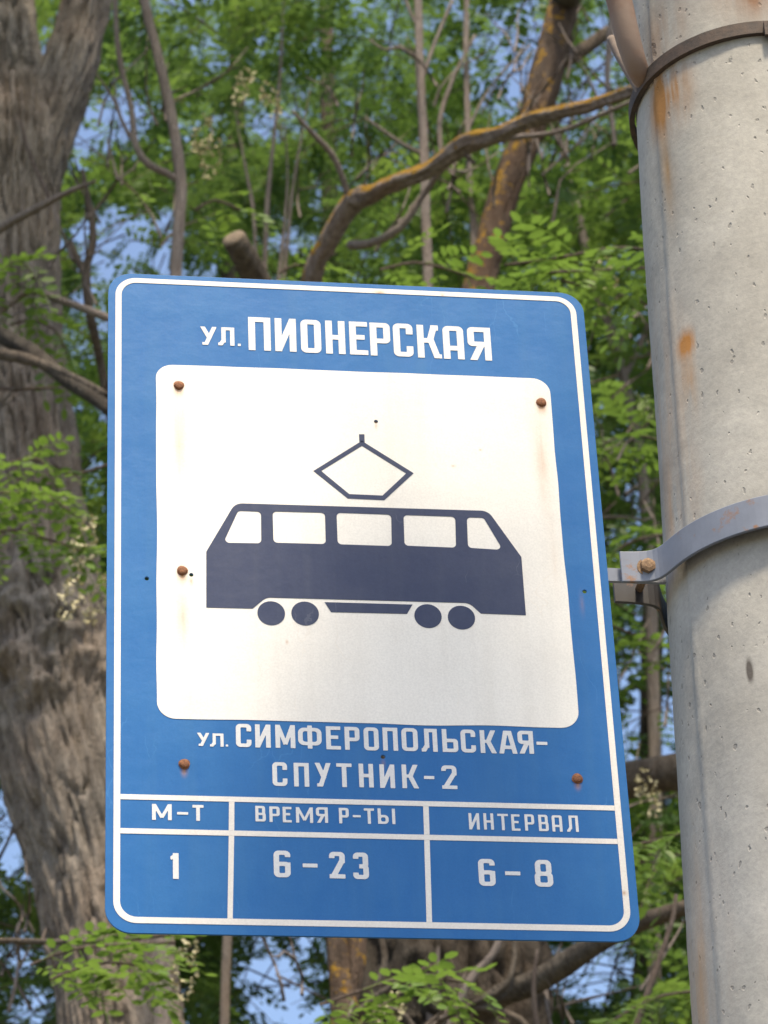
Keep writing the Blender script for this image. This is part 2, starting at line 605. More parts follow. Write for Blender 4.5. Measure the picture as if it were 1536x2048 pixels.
def build_sign():
    root = thing('tram_stop_sign', 'blue enamel tram stop sign with white panel, tram pictogram and timetable rows', 'sign', (0, 0, SZ))
    streak = [(x, z, .011, .020, 1.3) for x, z in ((-.2135, .279), (.2356, .274), (-.2114, .013))] + \
             [(-.2135, .20, .018, .11, .42), (.232, .19, .018, .12, .46), (-.2114, -.045, .016, .08, .42), (.236, .06, .012, .12, .14),
              (-.2008, .004, .005, .012, .6), (.0276, .235, .004, .010, .5), (.12, .18, .005, .004, .7), (-.09, -.075, .003, .006, .7), (.155, .205, .004, .003, .6)]
    blue = sign_mat('blue_enamel', (0.006, 0.104, 0.318), [(-.2112, -.247, .007, .014, .8), (.2418, -.253, .007, .013, .8), (.017, -.232, .005, .012, .4), (.265, -.01, .006, .03, .2)],
                    dirt=(0.055, 0.20, 0.40), amount=0.55)
    white = sign_mat('white_enamel', (0.76, 0.735, 0.67), streak, dirt=(0.50, 0.43, 0.33), amount=0.20)
    line_white = sign_mat('white_line_enamel', (0.74, 0.705, 0.64), [(.04, .437, .012, .006, .8), (.12, .437, .004, .006, .5), (.285, -.39, .006, .006, .8)],
                          dirt=(0.45, 0.36, 0.26), amount=0.20)
    ink = sign_mat('dark_slate_enamel', (0.022, 0.034, 0.082), [], dirt=(0.14, 0.15, 0.17), amount=0.25)
    letter = sign_mat('letter_white', (0.68, 0.67, 0.64), [], dirt=(0.40, 0.44, 0.50), amount=0.35)
    outline = rounded(rect(-300, -450, 300, 450), 30, 10)
    pl = link('plate', slab_mesh('plate', [outline] + [circle(x, z, 2.7, 10) for x, z in HOLES], 0, 3.0), blue, root)
    bv = pl.modifiers.new('edge', 'BEVEL'); bv.width = 0.0012; bv.segments = 2; bv.limit_method = 'ANGLE'; bv.angle_limit = math.radians(60)
    # white line around the rim, then the rules of the timetable
    o = link('border_line', slab_mesh('border_line', [rounded(rect(-291, -438, 290, 443), 26, 10), rounded(rect(-283.6, -430.6, 282.8, 436), 19, 10)], -0.5, 0.2), line_white, root)
    o['label'] = 'thin white line running round the rim'
    for x0, x1, z0, z1 in ((-283.4, 282.6, -285.6, -279.2), (-283.4, 282.6, -328.4, -321.9)):
        link('rule', slab_mesh('rule', [rect(x0, z0, x1, z1)], -0.5, 0.2), line_white, root)
    for pts in ([(-161, -285.8), (-161.9, -321.7), (-155.7, -321.7), (-154.9, -285.8)], [(-162, -328.6), (-165, -430.4), (-159.2, -430.4), (-155.9, -328.6)],
                [(60.5, -285.8), (59.8, -321.7), (66.1, -321.7), (66.8, -285.8)], [(59.6, -328.6), (57.3, -430.4), (63.5, -430.4), (65.9, -328.6)]):
        link('rule', slab_mesh('rule', [pts], -0.5, 0.2), line_white, root)
    pan = []
    base = rounded([(-242, -180.5), (249.5, -179.5), (247.5, 315), (-241, 314)], [22, 22, 22, 21], 9)
    n = len(base)
    for i in range(n):                       # hand-cut edge: a little wavy
        a, b = Vector(base[i]), Vector(base[(i + 1) % n])
        m = max(1, int((b - a).length / 12))
        for k in range(m):
            p = a.lerp(b, k / m)
            q = noise.noise(Vector((p.x * .014, p.y * .014, 3.1))) * 1.5
            pan.append((p.x + q * (1 if abs(p.x) > 200 else 0), p.y + q * (1 if p.y > 250 or p.y < -150 else 0)))
    panel = link('white_panel', slab_mesh('white_panel', [pan] + [circle(x, z, 2.7, 10) for x, z in HOLES[:2]], -0.5, 0.2), white, root)
    # ---- tram pictogram
    body = rounded([(-183.7, -31.5), (-182.8, 45.4), (-147.5, 114.8), (159, 116.6), (195.8, 52.4), (196, -28.6), (142, -28.2), (129, -14.2), (-113, -15.2), (-129.2, -31)],
                   [0, 3, 15, 15, 3, 0, 2, 14, 14, 2])
    wins = [rounded(p, 5, 5) for p in (
        [(-162.5, 58.5), (-144, 104.3), (-116.6, 104.3), (-117.2, 59.5)], [(-102.6, 61), (-102.6, 105.2), (-39.6, 105.8), (-40, 61.4)],
        [(-25.7, 61.8), (-25.6, 106.4), (40.6, 106.4), (39.3, 61.8)], [(54.8, 63), (55.5, 106.5), (118.5, 106.7), (117, 62.6)],
        [(131.6, 63), (132.6, 106.4), (153.2, 106.4), (174, 61.6)])]
    yk = -0.95
    trm = link('tram_silhouette', slab_mesh('tram_silhouette', [body] + wins, yk, -0.4), ink, root)
    trm['label'] = 'dark slate side view of a tram car with five cut-out windows'
    for cx, cz in ((-107.5, -36.6), (-67.5, -35.6), (78.4, -34), (118.3, -34.6)):
        link('tram_wheel', slab_mesh('tram_wheel', [circle(cx, cz, 16.3, 36)], yk, -0.4), ink, trm)
    link('tram_skirt', slab_mesh('tram_skirt', [[(-44, -19.2), (-36.7, -32.6), (53.5, -31.8), (60.6, -18.8)]], yk, -0.4), ink, trm)
    pout = [(8.9, 211.5), (70.6, 167.2), (33.0, 126.8), (-11.2, 127.4), (-51.6, 165.2)]
    pin = [(8.9, 204.4), (61.6, 166.6), (31.1, 133.2), (-9.2, 133.6), (-42.4, 165.6)]
    pant = link('pantograph', slab_mesh('pantograph', [pout, pin], yk, -0.4), ink, trm)
    link('pantograph_stem', slab_mesh('pantograph_stem', [[(5.9, 209.6), (12.4, 209.4), (12.6, 221.3), (5.8, 221)]], yk, -0.4), ink, trm)
    # ---- words
    L1 = [-126.5, -98.9, -93.9, -67.5, -61.7, -36.5, -30.5, -6.2, -0.7, 22.1, 25.4, 50.7, 54.5, 79.2, 84.3, 114.4, 116.9, 143.0, 148.1, 177.5]
    yl = -0.5
    lettering(root, word('УЛ.', [-186.4, -166.4, -164.4, -144.4, -140.2, -136.6], 345.5, 373, 5.2) + word('ПИОНЕРСКАЯ', L1, 340.2, 390.4, 8.4, 'bold', -0.003),
              yl, letter, 'street name in white capitals along the top of the plate')
    L2 = [-151.7, -134.0, -129.7, -112.0, -106.3, -83.5, -80.4, -53.3, -48.2, -31.4, -26.4, -9.2, -4.2, 13.0, 17.8, 35.1, 39.8, 58.5, 62.4, 81.1, 86.6, 104.9,
          108.6, 125.9, 131.0, 149.8, 152.7, 173.7, 175.2, 193.4, 197.4, 210.1]
    lettering(root, word('УЛ.', [-196.0, -182.2, -181.5, -165.9, -163.8, -161.2], -215.4, -198.4, 3.6) + word('СИМФЕРОПОЛЬСКАЯ-', L2, -215.2, -185.2, 5.4, 'std', 0.002),
              yl, letter, 'white capitals of the route line under the panel')
    lettering(root, word('СПУТНИК-2', [-110.9, -94.0, -86.2, -68.9, -62.1, -44.0, -37.3, -19.8, -12.0, 4.6, 12.2, 29.5, 37.8, 57.0, 63.4, 75.3, 83.6, 101.1],
                         -263.6, -233.2, 5.3, 'std', 0.006), yl, letter, 'white capitals of the second route line')
    lettering(root, word('М-Т', [-247.7, -225.6, -219.6, -207.1, -202.5, -190.0], -311, -291, 4.2), yl, letter, 'left column heading in small white capitals')
    lettering(root, word('ВРЕМЯ', [-131.4, -119.7, -115.6, -103.9, -100.4, -90.3, -85.2, -65.9, -62.8, -49.2], -310, -290.4, 3.5) +
              word('Р-ТЫ', [-36.3, -25.1, -21.0, -11.9, -7.8, 3.8, 7.8, 27.6], -309.6, -290, 3.5), yl, letter, 'middle column heading in small white capitals')
    lettering(root, word('ИНТЕРВАЛ', [112.1, 124.3, 129.4, 140.8, 145.5, 157.9, 161.0, 170.9, 176.5, 187.5, 192.5, 203.9, 208.3, 220.1, 225.3, 238.8], -313.4, -292.6, 3.3, 'small', -0.004),
              yl, letter, 'right column heading in small white capitals')
    lettering(root, word('1', [-227.6, -218.4], -383.4, -351.6, 6.4), yl, letter, 'route number one in the left column')
    lettering(root, word('6-23', [-112.4, -93.5, -79.8, -63.1, -49.6, -31.8, -22.9, -5.1], -379, -346, 6.2), yl, letter, 'running hours in the middle column')
    lettering(root, word('6-8', [119.6, 138.6, 149.9, 167.3, 183.3, 204.2], -384.2, -350.6, 6.2), yl, letter, 'interval in the right column')
    # ---- rusty screws
    rs = rust_mat('screw_rust', (0.30, 0.12, 0.045), (0.12, 0.045, 0.02), 400)
    bm = bmesh.new()
    prof = [(6.6, 0.0), (6.6, 0.9), (5.6, 1.2), (5.5, 2.6), (4.6, 4.0), (2.6, 4.9), (0.0, 5.1)]
    for r_, y in prof:
        for k in range(14):
            a = 2 * math.pi * k / 14
            wob = 1 + 0.05 * math.sin(3 * a + r_)
            bm.verts.new((r_ * wob * MM * math.cos(a), -y * 0.65 * MM, r_ * wob * MM * math.sin(a)))
    bm.verts.ensure_lookup_table()
    for i in range(len(prof) - 1):
        for k in range(14):
            q = (k + 1) % 14
            bm.faces.new([bm.verts[i * 14 + k], bm.verts[i * 14 + q], bm.verts[i * 14 + 14 + q], bm.verts[i * 14 + 14 + k]])
    bmesh.ops.remove_doubles(bm, verts=bm.verts, dist=1e-6)
    bmesh.ops.recalc_face_normals(bm, faces=bm.faces)
    sm = bpy.data.meshes.new('screw'); bm.to_mesh(sm); bm.free()
    sm.materials.append(rs)
    for i, (x, z) in enumerate(SCREWS):
        s = link('screw', sm, None, root)
        s.location = (x * MM, -0.0004, z * MM)
        s.rotation_euler = (0, i * 1.3, 0)
    # ---- steel bar on the back that reaches to the pole clamp
    st = paint_steel('bar_grey_paint', (0.20, 0.22, 0.27), 0.60)
    bm = bmesh.new()
    def bxx(x0, x1, y0, y1, z0, z1):
        r = bmesh.ops.create_cube(bm, size=1)
        for v_ in r['verts']:
            v_.co = Vector(((x0 + x1) / 2 + v_.co.x * (x1 - x0), (y0 + y1) / 2 + v_.co.y * (y1 - y0), (z0 + z1) / 2 + v_.co.z * (z1 - z0)))
    bxx(-.22, .372, .0045, .0095, .0265, .0445)
    bme = bpy.data.meshes.new('mounting_bar'); bm.to_mesh(bme); bm.free()
    link('mounting_bar', bme, st, root)
    return root
build_sign()

# ------------------------------------------------------------------ concrete pole with clamps
POLE_X0, POLE_LEAN, POLE_Y = 0.543, 0.025, 0.025          # x of the axis at the sign's middle, lean per metre
def pole_x(z):                                            # z in world metres
    return POLE_X0 + POLE_LEAN * (z - SZ)
def pole_r(z):
    return 0.166 - 0.010 * (z - SZ)
SEAM = math.radians(203)

def build_pole():
    root = thing('utility_pole', 'grey concrete pole with rust stains carrying the tram stop sign', 'pole', (pole_x(0), POLE_Y, 0))
    m, t, b, N, L = new_mat('pole_concrete')
    v = obj_coord(N)
    n1 = noise_node(N, L, v, 5, 6, 0.6)
    n2 = noise_node(N, L, v, 140, 4, 0.7)
    n4 = noise_node(N, L, v, 22, 5, 0.6, (1, 1, 0.10))
    r = ramp(N, [(0.32, (0.275, 0.266, 0.240)), (0.52, (0.345, 0.336, 0.305)), (0.68, (0.41, 0.40, 0.367))])
    L(n1.outputs[0], r.inputs[0])
    g = ramp(N, [(0.28, (0.86, 0.86, 0.87)), (0.72, (1.09, 1.08, 1.07))])
    L(n2.outputs[0], g.inputs[0])
    c = mixc(N, L, 1.0, r.outputs[0], g.outputs[0], 'MULTIPLY')
    # pores and small dark pits
    vo = N('ShaderNodeTexVoronoi'); vo.inputs['Scale'].default_value = 120
    mp = N('ShaderNodeMapping'); mp.inputs['Scale'].default_value = (1, 1, 0.6); L(v, mp.inputs[0])
    dn = noise_node(N, L, v, 60, 3)
    wv = mixc(N, L, 0.01, mp.outputs[0], dn.outputs[1])
    L(wv, vo.inputs['Vector'])
    wn = N('ShaderNodeTexWhiteNoise'); L(vo.outputs['Position'], wn.inputs['Vector'])
    size = math_n(N, L, 'MULTIPLY', math_n(N, L, 'POWER', wn.outputs[0], 3.0), 0.34)
    pit = math_n(N, L, 'MULTIPLY', math_n(N, L, 'SUBTRACT', size, vo.outputs['Distance']), 9.0, True)
    vo2 = N('ShaderNodeTexVoronoi'); vo2.inputs['Scale'].default_value = 20
    mp2 = N('ShaderNodeMapping'); mp2.inputs['Scale'].default_value = (1.2, 1.2, 0.5); L(v, mp2.inputs[0])
    wv2 = mixc(N, L, 0.02, mp2.outputs[0], dn.outputs[1])
    L(wv2, vo2.inputs['Vector'])
    wn2 = N('ShaderNodeTexWhiteNoise'); L(vo2.outputs['Position'], wn2.inputs['Vector'])
    size2 = math_n(N, L, 'MULTIPLY', math_n(N, L, 'POWER', wn2.outputs[0], 9.0), 0.15)
    pit2 = math_n(N, L, 'MULTIPLY', math_n(N, L, 'SUBTRACT', size2, vo2.outputs['Distance']), 14.0, True)
    pits = math_n(N, L, 'MAXIMUM', pit, pit2)
    c = mixc(N, L, math_n(N, L, 'MULTIPLY', pits, 0.42), c, (0.12, 0.115, 0.11))
    # rust washes: down the seam, below the top collar, on the flank; hollows drawn dark
    kx, ky = math.cos(SEAM), math.sin(SEAM)
    sk = ramp(N, [(0.40, (0, 0, 0)), (0.66, (1, 1, 1))])
    L(n4.outputs[0], sk.inputs[0])
    ox = pole_x(0)
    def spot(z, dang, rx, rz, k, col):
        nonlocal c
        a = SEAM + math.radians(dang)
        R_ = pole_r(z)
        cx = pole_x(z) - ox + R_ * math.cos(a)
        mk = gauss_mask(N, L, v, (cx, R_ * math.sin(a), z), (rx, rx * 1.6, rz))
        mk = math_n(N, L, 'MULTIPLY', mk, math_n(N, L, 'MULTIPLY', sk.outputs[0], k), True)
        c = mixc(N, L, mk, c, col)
    spot(SZ + .86, 52, .07, .09, 2.0, (0.20, 0.12, 0.075))
    spot(SZ + .84, 75, .035, .06, 1.6, (0.62, 0.60, 0.54))
    spot(SZ + .85, 10, .05, .09, 1.5, (0.28, 0.17, 0.10))
    spot(SZ + .125, 66, .05, .012, 4.0, (0.16, 0.14, 0.11))  # chip above the clamp, its dark hollow put into the colour
    spot(SZ - .155, 27, .006, .024, 7.0, (0.10, 0.09, 0.08))  # groove drawn as dark colour
    spot(SZ + .735, 8, .050, .10, 3.4, (0.30, 0.15, 0.05))
    spot(SZ + .62, 4, .020, .16, .9, (0.27, 0.17, 0.08))
    spot(SZ + .335, 8, .022, .035, 3.0, (0.34, 0.15, 0.035))
    spot(SZ + .28, 8, .018, .08, 1.4, (0.36, 0.20, 0.08))
    spot(SZ + .26, -16, .08, .30, 1.1, (0.44, 0.27, 0.15))
    spot(SZ + .12, -10, .07, .18, .9, (0.44, 0.28, 0.16))
    spot(SZ - .50, -16, .07, .30, 1.1, (0.44, 0.29, 0.17))
    spot(SZ - .30, 50, .10, .25, .5, (0.30, 0.27, 0.22))
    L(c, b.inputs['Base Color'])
    b.inputs['Roughness'].default_value = 0.9
    b.inputs['Specular IOR Level'].default_value = 0.2
    h = math_n(N, L, 'SUBTRACT', math_n(N, L, 'MULTIPLY', n2.outputs[0], 0.25), pits)
    bump(N, L, b, h, 0.5, 0.004)
    # shaft: lathe with a mould seam and slightly uneven skin
    zs = np.concatenate([np.linspace(-0.02, SZ - 1.0, 24, endpoint=False), np.linspace(SZ - 1.0, SZ + 1.1, 260, endpoint=False), np.linspace(SZ + 1.1, 9.2, 30)])
    ns = 160
    vv, ff = [], []
    for z in zs:
        for k in range(ns):
            a = 2 * math.pi * k / ns
            d = (a - SEAM + math.pi) % (2 * math.pi) - math.pi
            rr = pole_r(z)
            rr += 0.0016 * noise.noise(Vector((math.cos(a) * 2.2, math.sin(a) * 2.2, z * 3)))
            rr += 0.0006 * noise.noise(Vector((math.cos(a) * 12, math.sin(a) * 12, z * 40)))
            jag = 0.010 * noise.noise(Vector((z * 5, 2.2, 0))) + 0.006 * noise.noise(Vector((z * 30, 7, 0)))
            dd = d + jag
            rr += 0.0022 * math.exp(-(dd / 0.022) ** 2)
            if -2.0 < dd < 0:
                rr -= 0.0018 * min(1, -dd / 0.05)
            vv.append((pole_x(z) - ox + rr * math.cos(a), rr * math.sin(a), z))
    for i in range(len(zs) - 1):
        for k in range(ns):
            q = (k + 1) % ns
            ff.append((i * ns + k, i * ns + q, (i + 1) * ns + q, (i + 1) * ns + k))
    ff.append(tuple((len(zs) - 1) * ns + k for k in range(ns)))
    link('shaft', pydata('shaft', vv, ff, True), m, root)
    return root
POLE = build_pole()

def arc_band(cx, cy, r, th, a0, a1, z0, z1, n=60, warp=0.0, tail0=(), tail1=()):
    """flat strip bent round the pole: list of (inner, outer) points, closed section"""
    pts = []
    for k in range(n + 1):
        a = a0 + (a1 - a0) * k / n
        pts.append((cx + r * math.cos(a), cy + r * math.sin(a), math.cos(a), math.sin(a)))
    return pts

def strip_mesh(name, path, th, z0, z1):
    """a strip of thickness th following a plan path [(x, y)], standing upright from z0 to z1"""
    P = [Vector(p) for p in path]
    v, f = [], []
    n = len(P)
    for i in range(n):
        d = (P[min(i + 1, n - 1)] - P[max(i - 1, 0)]).normalized()
        nr = Vector((-d.y, d.x)) * th / 2
        dz = 0.0008 * noise.noise(Vector((i * 0.08, z0, 1)))
        for q in (P[i] - nr, P[i] + nr):
            for z in (z0, z1):
                v.append((q.x, q.y, z + dz))
    for i in range(n - 1):
        a, b = i * 4, i * 4 + 4
        f += [(a, a + 1, b + 1, b), (a + 2, b + 2, b + 3, a + 3), (a, b, b + 2, a + 2), (a + 1, a + 3, b + 3, b + 1)]
    f += [(0, 2, 3, 1), (4 * n - 4, 4 * n - 3, 4 * n - 1, 4 * n - 2)]
    me = pydata(name, v, f)
    bm = bmesh.new(); bm.from_mesh(me)
    bmesh.ops.recalc_face_normals(bm, faces=bm.faces)
    bm.to_mesh(me); bm.free()
    return me

def hex_bolt(name, head_r, head_h, shank_r, shank_l, mat, parent, loc, axis_y=-1):
    bm = bmesh.new()
    M1 = Matrix.Rotation(math.pi / 2, 4, 'X')
    def cyl(r, h, y0, seg, r2=None):
        bmesh.ops.create_cone(bm, cap_ends=True, segments=seg, radius1=r, radius2=r2 if r2 is not None else r, depth=h,
                              matrix=Matrix.Translation((0, y0 - h / 2, 0)) @ M1)
    cyl(head_r * 1.3, head_h * 0.22, 0, 20)
    cyl(head_r, head_h * 0.8, -head_h * 0.22, 6, head_r * 0.97)
    cyl(head_r * 0.9, head_h * 0.18, -head_h * 1.02, 12, head_r * 0.5)
    cyl(shank_r, shank_l, shank_l, 12)
    me = bpy.data.meshes.new(name); bm.to_mesh(me); bm.free()
    o = link(name, me, mat, parent)
    o.location = loc
    return o

def build_clamp():
    z = SZ + 0.0185
    cx = pole_x(z)
    root = thing('pole_clamp', 'blue-grey painted steel strap clamp bolted round the pole beside the sign', 'clamp', (cx, POLE_Y, z))
    paint = paint_steel('clamp_grey_paint', (0.165, 0.185, 0.230), 0.585)
    dark = paint_steel('clamp_back_shade', (0.045, 0.043, 0.044), 0.60)  # shade on the back half put into its colour, with some rust
    bolt = rust_mat('bolt_worn', (0.30, 0.19, 0.10), (0.13, 0.075, 0.04), 200)
    H = 0.0425
    RO = pole_r(z)
    yt = -0.0035 - POLE_Y
    def half(sign):
        """front half (sign -1) or back half (+1): bent strip with a flat lug on each side"""
        yl = yt - 0.0022 if sign < 0 else yt + 0.045
        R_ = RO + (0.0185 if sign < 0 else 0.0055)
        a0 = math.asin(max(-1, min(1, yl / R_)))
        pts = []
        left_end, right_end = -(cx - 0.315), (cx - 0.315)
        a_s, a_e = (math.pi - a0, 2 * math.pi + a0) if sign < 0 else (math.pi - a0, a0)
        bend = 0.10 if sign < 0 else -0.10
        pts += [(left_end, yl), (left_end * .7 - .3 * R_ - .003, yl), (-R_ * math.cos(abs(a0)) - 0.016, yl), (-R_ * math.cos(abs(a0)) - 0.009, yl + sign * 0.0008), (-R_ * math.cos(abs(a0)) - 0.004, yl + sign * 0.004), (-R_ * math.cos(abs(a0)) - 0.001, yl + sign * 0.010)]
        for k in range(61):
            a = (a_s + bend) + ((a_e - bend) - (a_s + bend)) * k / 60
            pts.append((R_ * math.cos(a), R_ * math.sin(a)))
        pts += [(R_ * math.cos(abs(a0)) + 0.001, yl + sign * 0.010), (R_ * math.cos(abs(a0)) + 0.004, yl + sign * 0.004), (R_ * math.cos(abs(a0)) + 0.009, yl + sign * 0.0008), (R_ * math.cos(abs(a0)) + 0.016, yl), (right_end, yl)]
        for _ in range(6):
            pts = [pts[0]] + [tuple((pts[i - 1][k] + 2 * pts[i][k] + pts[i + 1][k]) / 4 for k in (0, 1)) for i in range(1, len(pts) - 1)] + [pts[-1]]
        return strip_mesh('strap', pts, 0.0045, 0, H)
    a = link('strap', half(-1), paint, root); a['label'] = 'front half strap with a flat bolted lug'
    b = link('strap', half(1), dark, root); b['label'] = 'back half strap behind the mounting bar, coloured dark for shade'
    for o in (a, b):
        bv = o.modifiers.new('edge', 'BEVEL'); bv.width = 0.0010; bv.segments = 2; bv.limit_method = 'ANGLE'; bv.angle_limit = math.radians(50)
    Rp = RO + 0.0085
    pk = [(Rp * math.cos(math.radians(a_)), Rp * math.sin(math.radians(a_))) for a_ in range(191, 350, 2)]  # added filler that keeps light out of the gap behind the strap
    o = link('light_block_strip', strip_mesh('light_block_strip', pk, 0.0145, 0.018, 0.038), dark, root)
    o['label'] = 'added dark filler blocking light between strap and concrete'
    for sx in (-1, 1):
        hex_bolt('bolt', 0.0098, 0.008, 0.005, 0.06, bolt, root, ((0.347 - cx) if sx < 0 else (cx - 0.347), yt - 0.0047, 0.0200))
    return root
build_clamp()

def tube_mesh(name, path, radii, ns=16, rough=0.0, seed=0.0, smooth=True, furrow=0.0, fscale=9.0, burls=(), capend=True):
    """tapered tube swept along a path (list of Vectors), skin roughened by noise"""
    v, f = [], []
    n = len(path)
    up = Vector((0.31, 0.95, 0.05)).normalized()
    T0 = (path[1] - path[0]).normalized()
    U = (up - T0 * up.dot(T0)).normalized()
    acc = 0.0
    for i in range(n):
        T = (path[min(i + 1, n - 1)] - path[max(i - 1, 0)]).normalized()
        U = (U - T * U.dot(T)).normalized()
        W = T.cross(U)
        if i:
            acc += (path[i] - path[i - 1]).length
        r = radii[i]
        for k in range(ns):
            a = 2 * math.pi * k / ns
            ca, sa = math.cos(a), math.sin(a)
            d = U * ca + W * sa
            rr = r
            if rough:
                rr *= 1 + rough * noise.noise(Vector((ca * 1.3 + seed, sa * 1.3, acc / max(r, .03) * 0.35)))
            if furrow:
                tw = acc * 0.7
                x, y = math.cos(a + tw * .25), math.sin(a + tw * .25)
                wob = 0.9 * noise.noise(Vector((x * 2, y * 2, acc * 4.5 + seed))) + 0.4 * noise.noise(Vector((x * 5, y * 5, acc * 11 + seed)))
                q = noise.noise(Vector((x * fscale + wob, y * fscale + wob, acc * 2.1 + seed * 3)))
                q2 = noise.noise(Vector((x * fscale * 2.3, y * fscale * 2.3, acc * 9 + seed))) + 0.6 * noise.noise(Vector((x * fscale * 5, y * fscale * 5, acc * 22 + seed)))
                ridge = 1 - min(1, abs(q) * 3.2)
                rr += furrow * (-(ridge ** 2) + 0.45 * q2)
            p = path[i] + d * rr
            for (bc, br, bh) in burls:
                e = (p - bc).length / br
                if e < 1:
                    p = p + d * bh * (1 - e * e) ** 2 * (0.75 + 1.1 * noise.noise(p * 13) + 0.5 * noise.noise(p * 31))
            v.append(p)
    for i in range(n - 1):
        for k in range(ns):
            q = (k + 1) % ns
            f.append((i * ns + k, i * ns + q, (i + 1) * ns + q, (i + 1) * ns + k))
    if capend:
        f.append(tuple((n - 1) * ns + k for k in range(ns)))
    return pydata(name, v, f, smooth)

def spline(cps, step):
    """Catmull-Rom through (Vector, radius) control points"""
    P = [c[0] for c in cps]; R_ = [c[1] for c in cps]
    P = [P[0] * 2 - P[1]] + P + [P[-1] * 2 - P[-2]]
    R_ = [R_[0]] + R_ + [R_[-1]]
    out, rad = [], []
    for i in range(1, len(P) - 2):
        seg = max(2, int((P[i + 1] - P[i]).length / step))
        for k in range(seg):
            t = k / seg
            t2, t3 = t * t, t * t * t
            p = 0.5 * ((2 * P[i]) + (P[i + 1] - P[i - 1]) * t + (2 * P[i - 1] - 5 * P[i] + 4 * P[i + 1] - P[i + 2]) * t2 + (3 * P[i] - P[i - 1] - 3 * P[i + 1] + P[i + 2]) * t3)
            out.append(p)
            rad.append(R_[i] + (R_[i + 1] - R_[i]) * t)
    out.append(P[-2]); rad.append(R_[-2])
    return out, rad

def build_collar():
    """dark strap higher up with a rusty bracket tube fixed behind it"""
    z = SZ + 0.790
    cx = pole_x(z)
    root = thing('bracket_strap', 'dark steel strap high on the pole holding a rusty bracket tube', 'strap', (cx, POLE_Y, z))
    darkm = rust_mat('strap_dark', (0.085, 0.055, 0.038), (0.030, 0.025, 0.022), 60)
    R_ = pole_r(z) + 0.0042
    n = 96
    pts = [(R_ * math.cos(2 * math.pi * k / n), R_ * math.sin(2 * math.pi * k / n)) for k in range(n + 1)]
    o = link('band', strip_mesh('band', pts, 0.007, -0.010, 0.010), darkm, root)
    pts = [((R_ + .008) * math.cos(a), (R_ + .008) * math.sin(a)) for a in [math.radians(262 + k * 2) for k in range(9)]]
    link('band_lug', strip_mesh('band_lug', pts, 0.006, -0.019, 0.004), darkm, root)
    rust = rust_mat('bracket_rust', (0.27, 0.125, 0.055), (0.12, 0.06, 0.038), 30, 0, grey=(0.22, 0.16, 0.125), rough=0.85)
    pale = rust_mat('brace_pale', (0.19, 0.15, 0.12), (0.12, 0.09, 0.075), 50)
    zinc = paint_steel('conduit_zinc', (0.36, 0.38, 0.40), 0.66)
    loc = Vector((cx, POLE_Y, z))
    def run(name, spots, mat_, ns, seed, fl=0.03):
        c_ = []
        for px, py, hw, Y in spots:
            p, s_ = at(px, py, Y)
            c_.append((p - loc, hw * s_ / F_PX))
        pp, rr = spline(c_, 0.015)
        return link(name, tube_mesh(name, pp, rr, ns, fl, seed), mat_, root)
    run('bracket_tube', [(1293, 178, 13, .0), (1287, 165, 17, -.008), (1276, 140, 22, -.026), (1258, 85, 25, -.038), (1238, 0, 26, -.05), (1205, -140, 27, -.07), (1150, -380, 28, -.10)], rust, 24, 2.0)
    run('brace_rod', [(1284, 190, 9, 0.0), (1264, 155, 10, .01), (1243, 118, 10, .02), (1228, 88, 10, .03), (1222, 76, 9, .032)], pale, 12, 5.0, 0.06)
    return root
build_collar()

# ------------------------------------------------------------------ trees
BARK_OLD = bark_mat('bark_old_grey', (0.31, 0.28, 0.24), (0.125, 0.112, 0.097), (0.28, 0.215, 0.165), 0.9)
BARK_DARK = bark_mat('bark_dark', (0.15, 0.13, 0.105), (0.058, 0.050, 0.042), (0.14, 0.098, 0.066))
BARK_DEEP = bark_mat('bark_deep_brown', (0.085, 0.075, 0.060), (0.034, 0.030, 0.026), (0.080, 0.058, 0.040))
BARK_LICHEN = bark_mat('bark_lichen', (0.33, 0.28, 0.245), (0.16, 0.13, 0.11), (0.26, 0.18, 0.14), 1.6, 1.35)
BARK_PATCHY = bark_mat('bark_patchy', (0.14, 0.105, 0.08), (0.06, 0.046, 0.036), (0.14, 0.08, 0.045), 1.3, 0.6)
BARK_YOUNG = bark_mat('bark_young', (0.32, 0.28, 0.25), (0.20, 0.17, 0.15), (0.29, 0.23, 0.19), 2.0)
BARK_TWIG = bark_mat('bark_twig', (0.22, 0.18, 0.15), (0.13, 0.10, 0.085), (0.19, 0.14, 0.11), 3.0)
WOOD_CUT = bark_mat('cut_wood', (0.36, 0.29, 0.21), (0.24, 0.19, 0.14), (0.28, 0.22, 0.16), 2.0)
LEAF_NEAR = leaf_mat('leaf_near', (0.046, 0.098, 0.018), (0.086, 0.160, 0.026), (0.165, 0.235, 0.040), 0.42)
LEAF_MID = leaf_mat('leaf_mid', (0.044, 0.094, 0.028), (0.075, 0.145, 0.036), (0.145, 0.205, 0.052), 0.44)
LEAF_FAR = leaf_mat('leaf_far', (0.052, 0.108, 0.042), (0.085, 0.156, 0.052), (0.150, 0.208, 0.066), 0.44)
m, t_, b_, N_, L_ = new_mat('petal_cream')
b_.inputs['Base Color'].default_value = (0.40, 0.36, 0.21, 1)
b_.inputs['Roughness'].default_value = 0.7
PETAL = m

def cp(lst, Y):
    """(px, py, half width in px[, Y]) -> (point, radius in metres)"""
    out = []
    for q in lst:
        y = q[3] if len(q) > 3 else Y
        p, s = at(q[0], q[1], y)
        out.append((p, q[2] * s / F_PX))
    return out

